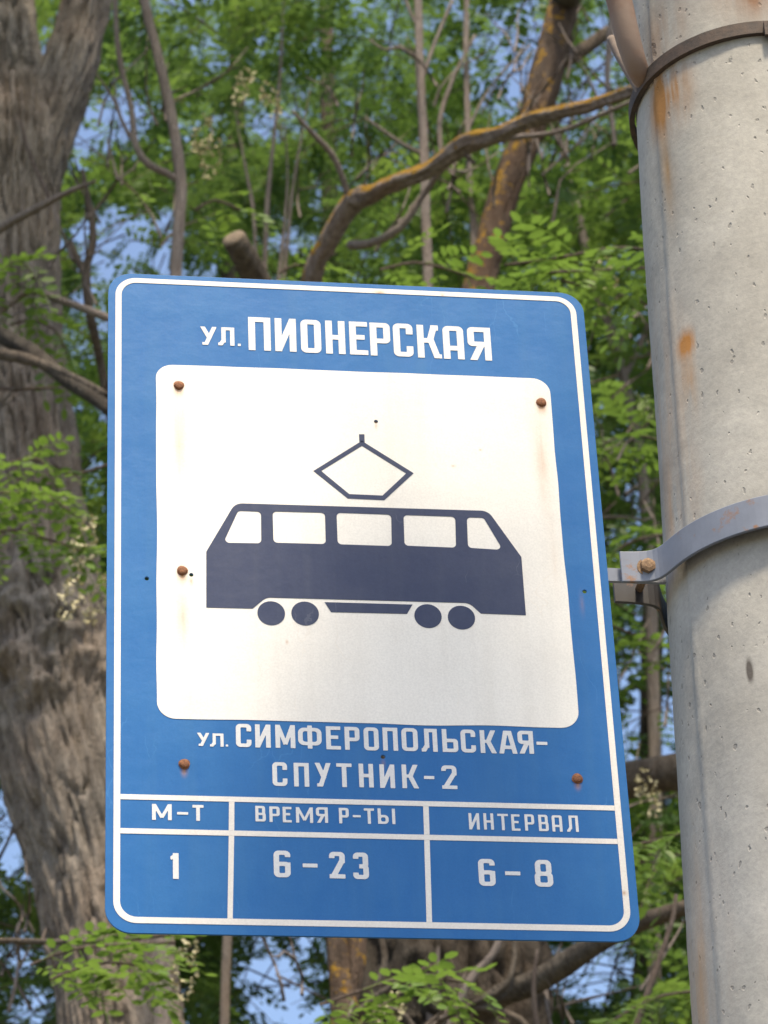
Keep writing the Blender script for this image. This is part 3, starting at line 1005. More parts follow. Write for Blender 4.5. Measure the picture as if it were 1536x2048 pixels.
def limb(name, cps, mat, parent, step=0.04, ns=14, rough=0.12, furrow=0.0, fscale=9.0, seed=0.0, burls=(), loc=None):
    pp, rr = spline(cps, step)
    loc = parent['_loc'] if loc is None else loc
    o = Vector(loc)
    me = tube_mesh(name, [p - o for p in pp], rr, ns, rough, seed, True, furrow, fscale, [(b - o, r, h) for b, r, h in burls])
    return link(name, me, mat, parent)

def tree_root(name, label, foot, group=None):
    o = thing(name, label, 'tree', (foot[0], foot[1], 0), group)
    o['_loc'] = (foot[0], foot[1], 0.0)
    return o

def rooted(cps, foot, r0):
    """prepend a foot on the ground to a chain of control points"""
    f = Vector((foot[0], foot[1], -0.05))
    a = cps[0][0]
    mid = f.lerp(a, 0.5)
    mid.x += 0.05
    flare = Vector((f.x, f.y, 0.25))
    return [(f, r0 * 1.5), (flare, r0 * 1.15), (mid, (r0 + cps[0][1]) / 2)] + cps

# ---- old leaning tree with a burl at the left
T1Y = 5.0
c1 = cp([(262, 2300, 128), (244, 2048, 126), (225, 1900, 128), (188, 1720, 130), (135, 1540, 134), (95, 1380, 136), (80, 1230, 136), (70, 1080, 112),
         (55, 900, 98), (38, 700, 88), (30, 500, 84), (30, 300, 86), (20, 120, 62), (5, -60, 52), (-20, -400, 44), (-40, -900, 30)], T1Y)
foot = (c1[0][0].x + 0.15, T1Y)
OLD = tree_root('locust_tree', 'old leaning tree with furrowed grey-brown bark and a swollen burl on its trunk', foot)
bur = []
for px, py, rad, h in ((110, 1225, .13, .075), (25, 1330, .15, .07), (200, 1300, .13, .07), (60, 1150, .09, .05), (160, 1140, .08, .045), (5, 1190, .11, .06), (110, 1350, .10, .05)):
    p, s = at(px, py, T1Y - 0.2)
    bur.append((p, rad, h))
limb('trunk', rooted(c1, foot, .27), BARK_OLD, OLD, 0.014, 190, 0.10, 0.024, 6.5, 1.3, bur)
c = cp([(45, 420, 60), (75, 300, 62), (118, 190, 62), (150, 90, 54), (172, 0, 48), (205, -150, 42), (260, -420, 32)], T1Y + .02)
limb('branch', c, BARK_OLD, OLD, 0.02, 90, 0.12, 0.020, 5.0, 4.1)
for cc, mt, sd in (
    ([(-120, 545, 11, 4.6), (0, 458, 9, 4.5), (60, 425, 8, 4.4), (135, 385, 6, 4.3), (190, 362, 3, 4.2)], BARK_YOUNG, 1.),
    ([(100, 400, 4, 4.4), (60, 310, 4, 4.4), (40, 240, 3, 4.4)], BARK_TWIG, 1.5),
    ([(-120, 590, 20, 4.5), (0, 668, 17, 4.3), (62, 702, 16, 4.2), (130, 757, 15, 4.1), (215, 815, 14, 4.0), (330, 900, 12, 3.9)], BARK_DEEP, 2.),
    ([(-60, 700, 12, 4.3), (40, 715, 12, 4.2), (120, 742, 9, 4.1), (215, 790, 7, 4.0)], BARK_DARK, 2.5),
    ([(-60, 660, 7, 4.4), (0, 622, 7, 4.4), (60, 582, 7, 4.4), (125, 602, 8, 4.35), (215, 636, 8, 4.3), (330, 690, 7, 4.2)], BARK_YOUNG, 3.),
    ([(60, 582, 4, 4.4), (45, 570, 3, 4.4), (20, 555, 2, 4.4)], BARK_TWIG, 3.3),
    ([(-40, 775, 4, 4.4), (40, 778, 4, 4.3), (110, 775, 3, 4.3)], BARK_TWIG, 3.6),
    ([(84, 880, 4, 4.3), (110, 930, 4, 4.2), (150, 948, 4, 4.2), (215, 930, 3, 4.1)], BARK_TWIG, 3.9),
    ([(225, 860, 9, 4.8), (200, 720, 9, 4.7), (180, 630, 9, 4.6), (172, 545, 9, 4.6), (186, 480, 8, 4.6), (180, 415, 6, 4.6), (165, 340, 4, 4.6)], BARK_DARK, 4.),
    ([(172, 550, 8, 4.6), (152, 515, 7, 4.6), (140, 485, 6, 4.6)], BARK_DARK, 4.5),
    ([(-60, 1880, 6, 4.0), (60, 1883, 6, 3.9), (160, 1884, 5, 3.8), (250, 1878, 5, 3.7), (360, 1868, 3, 3.6)], BARK_DARK, 5.)):
    limb('branch', cp(cc, 4.4), mt, OLD, 0.03, 12, 0.16, 0, 9, sd)

# ---- dark tree behind the sign: trunk, lichen-covered bough, upright limb, sawn stub
T2Y = 5.2
c2 = cp([(890, 2400, 225), (885, 2100, 220), (880, 1930, 205), (875, 1700, 170), (850, 1450, 135), (820, 1200, 120), (800, 1000, 100), (790, 860, 70)], T2Y)
foot2 = (c2[0][0].x, T2Y)
MID = tree_root('locust_tree', 'dark rough tree behind the sign with a yellow-lichened bough and a sawn-off stub', foot2)
limb('trunk', rooted(c2, foot2, .32), BARK_DEEP, MID, 0.02, 150, 0.16, 0.055, 5.0, 7.7)
c = cp([(800, 980, 55, 5.1), (700, 800, 36, 4.8), (640, 640, 30, 4.5), (622, 560, 21, 4.4), (655, 485, 20, 4.3), (702, 408, 23, 4.2), (745, 388, 18, 4.12), (790, 365, 19, 4.05), (860, 338, 17, 3.95),
        (930, 290, 20, 3.85), (1000, 267, 16, 3.75), (1070, 238, 16, 3.65), (1180, 210, 13, 3.5), (1265, 182, 12, 3.4), (1420, 120, 12, 3.2), (1600, 70, 8, 3.0)], T2Y)
o = limb('bough', c, BARK_LICHEN, MID, 0.012, 30, 0.30, 0.0045, 3.0, 9.0)
o['label'] = 'bough patched with orange-yellow lichen'
c = cp([(815, 1100, 70, 5.2), (880, 850, 42), (945, 620, 34), (975, 510, 31), (1008, 390, 31), (1048, 290, 32), (1082, 190, 33), (1108, 90, 33), (1130, 0, 31), (1160, -160, 28), (1200, -500, 22)], T2Y)
limb('limb', c, BARK_PATCHY, MID, 0.025, 40, 0.12, 0.006, 5.0, 11.0)
c = cp([(1095, 130, 20), (1130, 120, 17), (1180, 90, 14), (1230, 55, 12), (1300, 30, 10), (1400, -10, 8)], T2Y)
limb('branch', c, BARK_DARK, MID, 0.03, 14, 0.14, 0.0, 5.0, 12.0)
c = cp([(760, 960, 50, 5.0), (620, 760, 32, 4.6), (545, 620, 28, 4.4), (508, 550, 27, 4.3), (468, 478, 26, 4.2)], T2Y)
st = limb('sawn_stub', c, BARK_DARK, MID, 0.025, 28, 0.10, 0.004, 5.0, 13.0)
st['label'] = 'short stub sawn off flat'
p0, s0 = at(468, 478, 4.2); p1, s1 = at(508, 550, 4.3)
dv = (p0 - p1).normalized()
o3 = Vector(MID['_loc'])
link('cut_face', tube_mesh('cut_face', [p0 - o3 + dv * .0005, p0 - o3 + dv * 0.006], [26 * s0 / F_PX * 0.93] * 2, 28, 0.08, 13.0), WOOD_CUT, st)
for cc, mt, sd in (
    ([(700, 412, 6, 4.2), (690, 370, 6, 4.15), (665, 310, 6, 4.1), (620, 262, 5, 4.05), (585, 222, 3, 4.0)], BARK_YOUNG, 1.),
    ([(700, 490, 10, 4.25), (740, 487, 9, 4.2), (800, 455, 8, 4.15), (850, 385, 7, 4.1), (900, 325, 6, 4.0), (1000, 280, 6, 3.9), (1120, 262, 5, 3.8), (1270, 200, 4, 3.6)], BARK_YOUNG, 2.),
    ([(930, 310, 5, 3.85), (945, 322, 4, 3.85), (950, 330, 3, 3.85)], BARK_TWIG, 2.2),
    ([(1230, 290, 4, 4.6), (1215, 160, 5, 4.6), (1222, 70, 8, 4.6), (1235, -30, 8, 4.6)], BARK_YOUNG, 2.4),
    ([(940, 2090, 26, 4.6), (985, 2005, 24, 4.5), (1070, 1965, 24, 4.4), (1150, 1915, 23, 4.3), (1240, 1862, 20, 4.2), (1330, 1828, 17, 4.1), (1430, 1800, 12, 4.0)], BARK_DARK, 3.),
    ([(600, 2110, 8, 3.8), (690, 2045, 8, 3.75), (760, 1990, 8, 3.7), (820, 1952, 6, 3.65), (870, 1930, 4, 3.6)], BARK_DARK, 4.),
    ([(650, 2110, 8, 3.9), (720, 2030, 8, 3.8), (790, 2020, 7, 3.8), (830, 2060, 6, 3.8), (850, 2120, 6, 3.8)], BARK_DARK, 4.5),
    ([(820, 2150, 10, 4.6), (850, 2060, 10, 4.55), (940, 2015, 9, 4.5), (1040, 2040, 8, 4.4), (1090, 2110, 6, 4.4)], BARK_DARK, 4.7),
    ([(1010, 1850, 8, 4.6), (985, 1910, 8, 4.6), (940, 1960, 8, 4.6), (900, 2050, 7, 4.6), (890, 2120, 7, 4.6)], BARK_YOUNG, 4.8),
    ([(760, 1860, 7, 4.6), (770, 1930, 7, 4.6), (745, 1990, 6, 4.6), (760, 2080, 6, 4.6)], BARK_DARK, 4.9),
    ([(880, 2110, 7, 4.5), (930, 2020, 6, 4.5), (1010, 1975, 6, 4.4), (1030, 1900, 5, 4.4), (1022, 1850, 4, 4.4)], BARK_DARK, 5.2),
    ([(1085, 2130, 5, 4.2), (1070, 2020, 5, 4.2), (1068, 1960, 4, 4.2), (1074, 1900, 3, 4.2)], BARK_TWIG, 5.),
    ([(1150, 1590, 44, 4.9), (1260, 1560, 40, 4.8), (1350, 1545, 38, 4.7), (1480, 1520, 34, 4.6), (1640, 1490, 28, 4.5)], BARK_DARK, 6.),
    ([(1260, 2090, 7, 4.0), (1290, 2000, 7, 4.0), (1318, 1920, 6, 4.0), (1345, 1840, 5, 4.0), (1352, 1790, 4, 4.0)], BARK_TWIG, 7.)):
    limb('branch', cp(cc, 4.4), mt, MID, 0.03, 14, 0.16, 0, 9, sd + 20)

# ---- slim young trees
YOUNG = []
def sapling(label, main, Y, side=(), mat=BARK_YOUNG, group='slim young trees behind the sign', r0=None):
    c_ = cp(main, Y)
    ft = (c_[0][0].x + 0.1, Y)
    o_ = tree_root('young_tree', label, ft, group)
    limb('trunk', rooted(c_, ft, r0 or c_[0][1] * 1.5), mat, o_, 0.04, 18, 0.14, 0, 9, Y * 3)
    for sd in side:
        limb('branch', cp(sd, Y), mat, o_, 0.03, 10, 0.18, 0, 9, Y + sd[0][0])
    YOUNG.append((o_, main[len(main) // 2][0], Y))
    return o_
sapling('slim pale young tree forking beside the sawn stub', [(330, 2300, 18), (335, 1500, 16), (342, 900, 14), (351, 560, 12), (358, 450, 12), (362, 370, 12), (348, 260, 11), (318, 120, 10), (288, 0, 10), (262, -150, 8), (230, -500, 5)], 4.6,
        [[(360, 362, 8), (330, 345, 8), (298, 330, 8), (272, 292, 7), (262, 215, 6), (238, 110, 6), (230, 0, 5), (228, -150, 3)],
         [(268, 285, 4), (245, 245, 4), (225, 195, 3), (180, 130, 2)]])
sapling('slim straight grey young tree crossing behind the lichened bough', [(880, 2300, 16), (870, 1500, 14), (862, 900, 12), (856, 560, 10), (851, 420, 10), (847, 280, 9), (840, 150, 9), (836, 0, 8), (830, -200, 7), (820, -500, 4)], 4.9,
        [[(840, 170, 5), (868, 90, 4), (905, 0, 3)], [(838, 120, 5), (800, 95, 4), (770, 100, 3), (740, 80, 2)], [(846, 310, 5), (800, 285, 4), (730, 235, 3)], [(838, 60, 4), (815, 10, 3), (800, -60, 2)]])
sapling('thin bare young stem hanging twigs beside the leaning limb', [(960, 2300, 14), (955, 1500, 12), (950, 800, 9), (947, 480, 6), (938, 340, 6), (934, 200, 6), (932, 80, 6), (935, -60, 5), (940, -400, 3)], 5.6,
        [[(936, 260, 4), (965, 200, 3), (1000, 150, 3), (1060, 90, 2)], [(946, 420, 3), (955, 450, 2), (950, 480, 2)], [(882, 310, 5), (880, 240, 5), (905, 160, 4), (950, 70, 3)]])
sapling('slim reddish young tree leaning between the sign edge and the pole', [(1330, 2300, 14), (1310, 1500, 13), (1290, 1000, 12), (1245, 750, 11), (1215, 650, 11), (1185, 560, 10), (1150, 400, 9), (1120, 280, 7), (1090, 100, 5)], 6.0,
        [[(1245, 760, 8), (1275, 700, 7), (1300, 640, 6), (1330, 560, 5)], [(1230, 700, 4), (1260, 660, 4), (1300, 630, 3)], [(1250, 990, 5), (1290, 965, 5), (1340, 960, 4)], [(1200, 1035, 4), (1250, 1035, 4), (1320, 1048, 3)]])
TWIN = sapling('brown-barked young tree with twin stems rising under the sign', [(690, 2400, 34), (692, 2050, 30), (680, 1940, 24), (672, 1860, 20), (660, 1500, 16), (650, 1000, 12), (640, 700, 8)], 4.2,
        [[(694, 2010, 22), (712, 1930, 22), (716, 1860, 20), (730, 1500, 14), (740, 1000, 8)]], mat=BARK_PATCHY)
sapling('cluster of thin upright stems in the thicket near the stub', [(450, 2300, 10), (480, 1500, 9), (515, 900, 7), (530, 520, 5), (535, 400, 5), (545, 300, 4), (560, 150, 3), (570, -100, 3)], 5.9,
        [[(560, 640, 4), (575, 480, 4), (585, 380, 3), (600, 290, 2), (620, 180, 1)], [(515, 600, 5), (510, 480, 4), (505, 410, 4), (490, 330, 3), (470, 220, 1)], [(550, 620, 4), (562, 520, 4), (572, 410, 3), (575, 350, 2), (570, 250, 1)]])

# ---- taller trees further back, whose crowns fill the view
FAR = []
def far_tree(label, px, Y, rpx, lean=0):
    c_ = cp([(px, 2500, rpx * 1.3), (px + lean * .3, 1700, rpx * 1.1), (px + lean * .6, 1000, rpx), (px + lean, 400, rpx * .8), (px + lean * 1.2, -200, rpx * .55), (px + lean * 1.3, -800, rpx * .3)], Y)
    ft = (c_[0][0].x, Y)
    o_ = tree_root('background_tree', label, ft, 'leafy trees further back')
    limb('trunk', rooted(c_, ft, c_[0][1] * 1.4), BARK_DARK, o_, 0.10, 26, 0.10, 0.012, 6, px * .01)
    FAR.append((o_, px, Y))
far_tree('leafy background tree far behind the old burled tree', -420, 8.6, 30, -60)
far_tree('leafy background tree rising behind the sawn stub', 430, 9.4, 26, 40)
far_tree('leafy background tree in the dense green above the middle of the sign', 720, 8.6, 22, -60)
far_tree('leafy background tree seen in the gap between sign and pole', 1290, 9.8, 22, 30)
far_tree('leafy background tree hidden behind the concrete pole', 1900, 9.2, 30, 60)
far_tree('leafy background tree standing out beyond the old burled tree', -1400, 8.8, 30, -60)
far_tree('leafy background tree standing out beyond the concrete pole', 2800, 9.0, 30, 60)

# ---- foliage: pinnate leaves, made of leaflets
def leaf_template(rng, pairs, length, curve, simple=False):
    """one compound leaf along +x, upper side +z; returns verts, quads"""
    v, q = [], []
    def mid(u):
        return np.array([length * u * (1 - 0.10 * u * abs(curve)), 0.0, -curve * length * u * u * 0.45])
    def leaflet(base, dx, dy, ln, wd, tilt):
        d = np.array([dx, dy, -0.12 + rng.normal(0, .12)]); d /= np.linalg.norm(d)
        nrm = np.array([0.15 * rng.normal(), 0.15 * rng.normal(), 1.0])
        nrm -= d * nrm.dot(d); nrm /= np.linalg.norm(nrm)
        s = np.cross(nrm, d)
        k = len(v)
        fold = 0.16
        if simple:
            ln, wd = ln * .80, wd * .80
            for (a, b) in ((0, 0), (.45, 1.25), (1.0, 0), (.45, -1.25)):
                v.append(base + d * ln * a + s * wd * .5 * b + nrm * (abs(b) * fold * wd * .5 + tilt * b * wd * .2))
            q.append((k, k + 1, k + 2, k + 3))
            return
        for (a, b) in ((0, 0), (.30, .92), (.72, .86), (1.0, 0), (.72, -.86), (.30, -.92)):
            v.append(base + d * ln * a + s * wd * .5 * b + nrm * (abs(b) * fold * wd * .5 + tilt * b * wd * .2))
        q.append((k, k + 1, k + 2, k + 3)); q.append((k, k + 3, k + 4, k + 5))
    k = len(v)
    for u in (0.0, 0.5, 1.0):
        p = mid(u)
        v.append(p + [0, .0011, 0]); v.append(p - [0, .0011, 0])
    q.append((k, k + 1, k + 3, k + 2)); q.append((k + 2, k + 3, k + 5, k + 4))
    for i in range(pairs):
        u = 0.22 + 0.76 * i / pairs
        for sd in (-1, 1):
            if rng.random() < 0.05:
                continue
            sc = (0.80 + 0.35 * math.sin(math.pi * (0.15 + 0.75 * i / pairs))) * rng.uniform(.88, 1.1)
            leaflet(mid(u + rng.normal(0, .01)) + np.array([0, sd * .003, 0]), 0.38 + rng.normal(0, .10), sd * 1.0, 0.037 * sc, 0.0185 * sc, rng.normal(0, .5))
    leaflet(mid(1.0), 1.0, rng.normal(0, .1), 0.040, 0.021, 0)
    return np.array(v), np.array(q)

TRNG = np.random.default_rng(3)
TEMPL = [leaf_template(TRNG, int(TRNG.integers(5, 8)), TRNG.uniform(.16, .23), TRNG.uniform(.2, .9)) for _ in range(8)]

TEMPL_FAR = [leaf_template(TRNG, int(TRNG.integers(5, 9)), TRNG.uniform(.13, .20), TRNG.uniform(.2, .9), True) for _ in range(8)]

# gaps in the crowns where the sky shows: direction of the gap, extent, strength
GAPS = [(100, 70, 26, 62, .9), (220, 235, 75, 65, .88), (150, 300, 30, 60, .85), (215, 490, 85, 80, .97), (190, 610, 60, 30, .75), (305, 470, 50, 60, .75), (330, 540, 50, 20, .8),
        (420, 110, 40, 45, .88), (500, 250, 70, 45, .78), (360, 300, 40, 60, .4), (590, 480, 55, 25, .75), (650, 390, 40, 25, .6),
        (1000, 150, 70, 85, .85), (1060, 40, 60, 60, .88), (1200, 130, 45, 110, .92), (1150, 190, 50, 50, .8), (1260, 330, 20, 40, .5),
        (800, 480, 30, 15, .6), (910, 520, 20, 10, .6),
        (1240, 850, 25, 20, .75), (1265, 985, 30, 25, .6), (1290, 1210, 40, 25, .75), (1295, 1340, 45, 60, .82), (1305, 1460, 55, 70, .95), (1290, 1740, 40, 28, .8), (1265, 1790, 30, 20, .8),
        (555, 1965, 65, 70, .92), (560, 2040, 60, 30, .8), (660, 2020, 40, 30, .6), (1160, 1945, 105, 58, .96), (1260, 1910, 40, 30, .8), (1300, 1990, 30, 50, .6),
        (12, 1660, 55, 70, .97), (55, 1760, 35, 30, .8), (30, 1890, 60, 50, .75), (60, 2010, 50, 50, .75), (190, 590, 20, 20, .8), (190, 960, 25, 40, .7), (205, 680, 15, 40, .6),
        (1800, 600, 90, 80, .8), (-200, 900, 80, 90, .8), (1750, 1500, 90, 90, .8), (-260, 300, 80, 90, .8)]

def keep_mask(P, rng):
    px, py = project(P)
    k = np.ones(len(P))
    for gx, gy, rx, ry, s in GAPS:
        e = ((px - gx) / (rx * 1.12)) ** 2 + ((py - gy) / (ry * 1.12)) ** 2
        k *= 1 - s * np.clip(1.5 - e, 0, 1)
    return rng.random(len(P)) < k

def frames(D, U):
    D = D / np.linalg.norm(D, axis=1, keepdims=True)
    U = U - D * np.sum(D * U, 1, keepdims=True)
    U = U / np.linalg.norm(U, axis=1, keepdims=True)
    S = np.cross(U, D)
    return np.stack([D, S, U], 2)            # columns

def leaves_from(P, D, U, scale, var, rng, TEMPL=TEMPL):
    """instances of the leaf templates baked into one vertex/quad array"""
    V, Q, A = [], [], []
    off = 0
    which = rng.integers(0, len(TEMPL), len(P))
    for ti, (tv, tq) in enumerate(TEMPL):
        idx = np.nonzero(which == ti)[0]
        if not len(idx):
            continue
        M_ = frames(D[idx], U[idx])
        vv = np.einsum('vk,njk->nvj', tv, M_) * scale[idx][:, None, None] + P[idx][:, None, :]
        V.append(vv.reshape(-1, 3))
        base = off + np.arange(len(idx)) * len(tv)
        Q.append((tq[None] + base[:, None, None]).reshape(-1, 4))
        A.append(np.clip(var[idx][:, None] + rng.normal(0, .06, (len(idx), len(tq))), 0, 1).ravel())
        off += len(idx) * len(tv)
    return np.concatenate(V), np.concatenate(Q), np.concatenate(A)

def twig_leaves(cl, rng, per=(14, 26)):
    """leaves set along twigs; cl: list of (centre, length, tone). Returns leaf arrays and twig polylines"""
    P, D, U, S, A, tw = [], [], [], [], [], []
    for c_, ln, tone in cl:
        az = rng.uniform(0, 2 * math.pi)
        el = rng.normal(-0.05, 0.45)
        d = np.array([math.cos(az) * math.cos(el), math.sin(az) * math.cos(el), math.sin(el)])
        s = np.cross(d, [0, 0, 1.0]); s /= np.linalg.norm(s) + 1e-6
        a = c_ - d * ln * .5
        droop = rng.uniform(.05, .35) * ln
        n = int(rng.integers(*per))
        pts = []
        for k in range(n):
            u = (k + rng.uniform(-.3, .3)) / n
            p = a + d * ln * u + np.array([0, 0, -droop * u * u])
            sd = 1 if k % 2 else -1
            w_ = rng.normal(0, .35, 3)
            ld = s * sd * rng.uniform(.5, 1.1) + d * rng.uniform(.1, .8) + np.array([0, 0, rng.normal(-.12, .30)]) + w_ * .5
            P.append(p); D.append(ld)
            U.append(np.array([0, 0, 1.0]) + rng.normal(0, .38, 3))
            S.append(rng.uniform(.62, 1.22)); A.append(np.clip(tone + rng.normal(0, .12), 0, 1))
        tw.append([a + d * ln * u + np.array([0, 0, -droop * u * u]) for u in (-.35, 0, .33, .66, 1)])
    return np.array(P), np.array(D), np.array(U), np.array(S), np.array(A), tw

def twigs_mesh(tw, r=0.004):
    V, Q = [], []
    for pl in tw:
        k = len(V)
        for i, p in enumerate(pl):
            rr = r * (1.1 - .8 * i / (len(pl) - 1))
            T = pl[min(i + 1, len(pl) - 1)] - pl[max(i - 1, 0)]
            T = T / np.linalg.norm(T)
            a = np.cross(T, [0.3, 0.2, 1]); a /= np.linalg.norm(a); b = np.cross(T, a)
            for j in range(4):
                V.append(p + rr * (a * math.cos(j * math.pi / 2) + b * math.sin(j * math.pi / 2)))
        for i in range(len(pl) - 1):
            for j in range(4):
                Q.append((k + i * 4 + j, k + i * 4 + (j + 1) % 4, k + i * 4 + 4 + (j + 1) % 4, k + i * 4 + 4 + j))
    return np.array(V), np.array(Q)

def add_crown(root, clusters, mat, rng, gaps=True, per=(14, 26), templ=TEMPL):
    if not clusters:
        return
    loc = np.array(root['_loc'])
    P, D, U, S, A, tw = twig_leaves(clusters, rng, per)
    tip = P + D / np.linalg.norm(D, axis=1, keepdims=True) * .10
    if gaps:
        k = keep_mask(tip, rng)
        P, D, U, S, A = P[k], D[k], U[k], S[k], A[k]
        tw = [t for t, q in zip(tw, keep_mask(np.array([t[3] for t in tw]), rng)) if q]
    v, q, a = leaves_from(P, D, U, S, A, rng, templ)
    o_ = link('crown', np_mesh('crown', v - loc, q, a), mat, root)
    o_['kind'] = 'stuff'
    v, q = twigs_mesh(tw)
    o_ = link('twigs', np_mesh('twigs', v - loc, q), BARK_TWIG, root)
    o_['kind'] = 'stuff'

def clump(rng, n_cl, px_rng, py_rng, Y_rng, tone=(.25, .75), dens=None):
    """twig clusters spread through a slab of the wood, thinned by a large noise so that clumps and hollows form"""
    out = []
    while len(out) < n_cl:
        Y = rng.uniform(*Y_rng)
        p, s = at(rng.uniform(*px_rng), rng.uniform(*py_rng), Y)
        q = noise.noise(p * 0.9 + Vector((3, 1, 7)))
        if q < rng.uniform(-.45, .15):
            continue
        t = rng.uniform(*tone)
        out.append((np.array(p), rng.uniform(.35, .75), t))
    return out

frng = np.random.default_rng(21)
# far crowns
fars = clump(frng, 2250, (-560, 2060), (-380, 2420), (6.9, 10.5), (.10, .80))
fars += clump(frng, 330, (-2300, -560), (-500, 2600), (7.0, 10.0), (.10, .80)) + clump(frng, 300, (2060, 3500), (-500, 2600), (7.0, 10.0), (.10, .80))
by = {i: [] for i in range(len(FAR))}
fx = [Vector(o_['_loc']).x for o_, _, _ in FAR]
for c_ in fars:
    by[int(np.argmin([abs(c_[0][0] - x) for x in fx]))].append(c_)
for i, (o_, px_, Y_) in enumerate(FAR):
    add_crown(o_, by[i], LEAF_FAR, frng, True, (18, 34), TEMPL_FAR)
# middle crowns: the old tree, the dark tree, the young trees
mids = clump(frng, 520, (-560, 2060), (-380, 2420), (5.5, 6.9), (.15, .85))
roots = [OLD, MID] + [y[0] for y in YOUNG]
rx_ = [Vector(o_['_loc']).x for o_ in roots]
rx_[0] -= .35; rx_[1] += .5
bm_ = {i: [] for i in range(len(roots))}
for c_ in mids:
    bm_[int(np.argmin([abs(c_[0][0] - x) for x in rx_]))].append(c_)
for i, o_ in enumerate(roots):
    add_crown(o_, bm_[i], LEAF_MID, frng, True, (14, 26))

# higher crown of the old tree, above the view, that shades its upper trunk
up = clump(frng, 34, (-520, 420), (-900, -80), (3.4, 5.0), (.2, .7))
P_, D_, U_, S_, A_, tw_ = twig_leaves(up, frng, (16, 28))
v_, q_, a_ = leaves_from(P_, D_, U_, S_ * 1.1, A_, frng, TEMPL)
o_ = link('upper_crown', np_mesh('upper_crown', v_ - np.array(OLD['_loc']), q_, a_), LEAF_MID, OLD)
o_['kind'] = 'stuff'
# thin bare twigs among the leaves
def bare_twigs(root, boxes, seed):
    r_ = np.random.default_rng(seed)
    tw = []
    for (x0, x1, y0, y1, Y0, Y1, n) in boxes:
        for k in range(n):
            Y = r_.uniform(Y0, Y1)
            x, y = r_.uniform(x0, x1), r_.uniform(y0, y1)
            ang = r_.normal(-1.57, .55)
            pl = []
            L_px = r_.uniform(90, 260)
            for j in range(6):
                p, _ = at(x, y, Y + .05 * j * r_.normal())
                pl.append(np.array(p))
                ang += r_.normal(0, .22)
                x += math.cos(ang) * L_px / 5; y += math.sin(ang) * L_px / 5
            tw.append(pl)
            if r_.random() < .6:
                a_ = pl[2]; q = pl[2] + (pl[4] - pl[2]) * .8 + r_.normal(0, .05, 3)
                tw.append([a_, a_ * .66 + q * .34 + r_.normal(0, .008, 3), a_ * .33 + q * .67, q])
    v, q = twigs_mesh(tw, .0052)
    o = link('bare_twigs', np_mesh('bare_twigs', v - np.array(root['_loc']), q), BARK_YOUNG, root)
    o['kind'] = 'stuff'
bare_twigs(MID, [(860, 1260, 150, 480, 4.4, 5.6, 26), (560, 900, 200, 520, 4.6, 5.8, 10), (1200, 1340, 560, 1750, 4.4, 5.6, 16), (560, 1300, 1950, 2150, 4.0, 5.0, 16)], 5)
bare_twigs(OLD, [(150, 340, 200, 560, 4.6, 5.6, 12), (-60, 220, 500, 900, 4.2, 4.6, 8), (-60, 120, 1750, 2100, 4.6, 5.4, 8)], 6)

# ---- leafy sprays in front, each leaf an object, and drooping cream flower clusters
LEAF_MESH = []
for i_, (tv, tq) in enumerate(TEMPL):
    me_ = np_mesh('leaf', tv, tq, np.full(len(tq), .55 + .05 * (i_ % 4)))
    me_.materials.append(LEAF_NEAR)
    LEAF_MESH.append(me_)
srng = np.random.default_rng(8)
def spray(root, pts, Y, n, spread=1.0, scale=1.0):
    """a leafy shoot through the given spots with n pinnate leaves"""
    br = limb('leafy_shoot', cp([(x, y, 3.0) for x, y in pts], Y), BARK_TWIG, root, 0.03, 6, 0.1, 0, 9, Y)
    pp, _ = spline(cp([(x, y, 3.0) for x, y in pts], Y), 0.02)
    loc = Vector(root['_loc'])
    for k in range(n):
        u = (k + srng.uniform(-.3, .3)) / max(1, n - 1)
        i = int(np.clip(u * (len(pp) - 1), 0, len(pp) - 2))
        T = (pp[i + 1] - pp[i]).normalized()
        side = T.cross(Vector((0, 0, 1))).normalized() * (1 if k % 2 else -1)
        d = side * srng.uniform(.5, 1) * spread + T * srng.uniform(.3, 1.0) + Vector((0, 0, srng.normal(-.15, .25)))
        M_ = frames(np.array([d]), np.array([[srng.normal(0, .25), srng.normal(-.25, .25), 1.0]]))[0]
        o_ = link('leaf', LEAF_MESH[int(srng.integers(0, len(LEAF_MESH)))], None, br)
        sc = scale * srng.uniform(.8, 1.15)
        o_.matrix_local = Matrix.Translation(pp[i] - loc) @ Matrix([list(r) for r in M_]).to_4x4() @ Matrix.Scale(sc, 4)
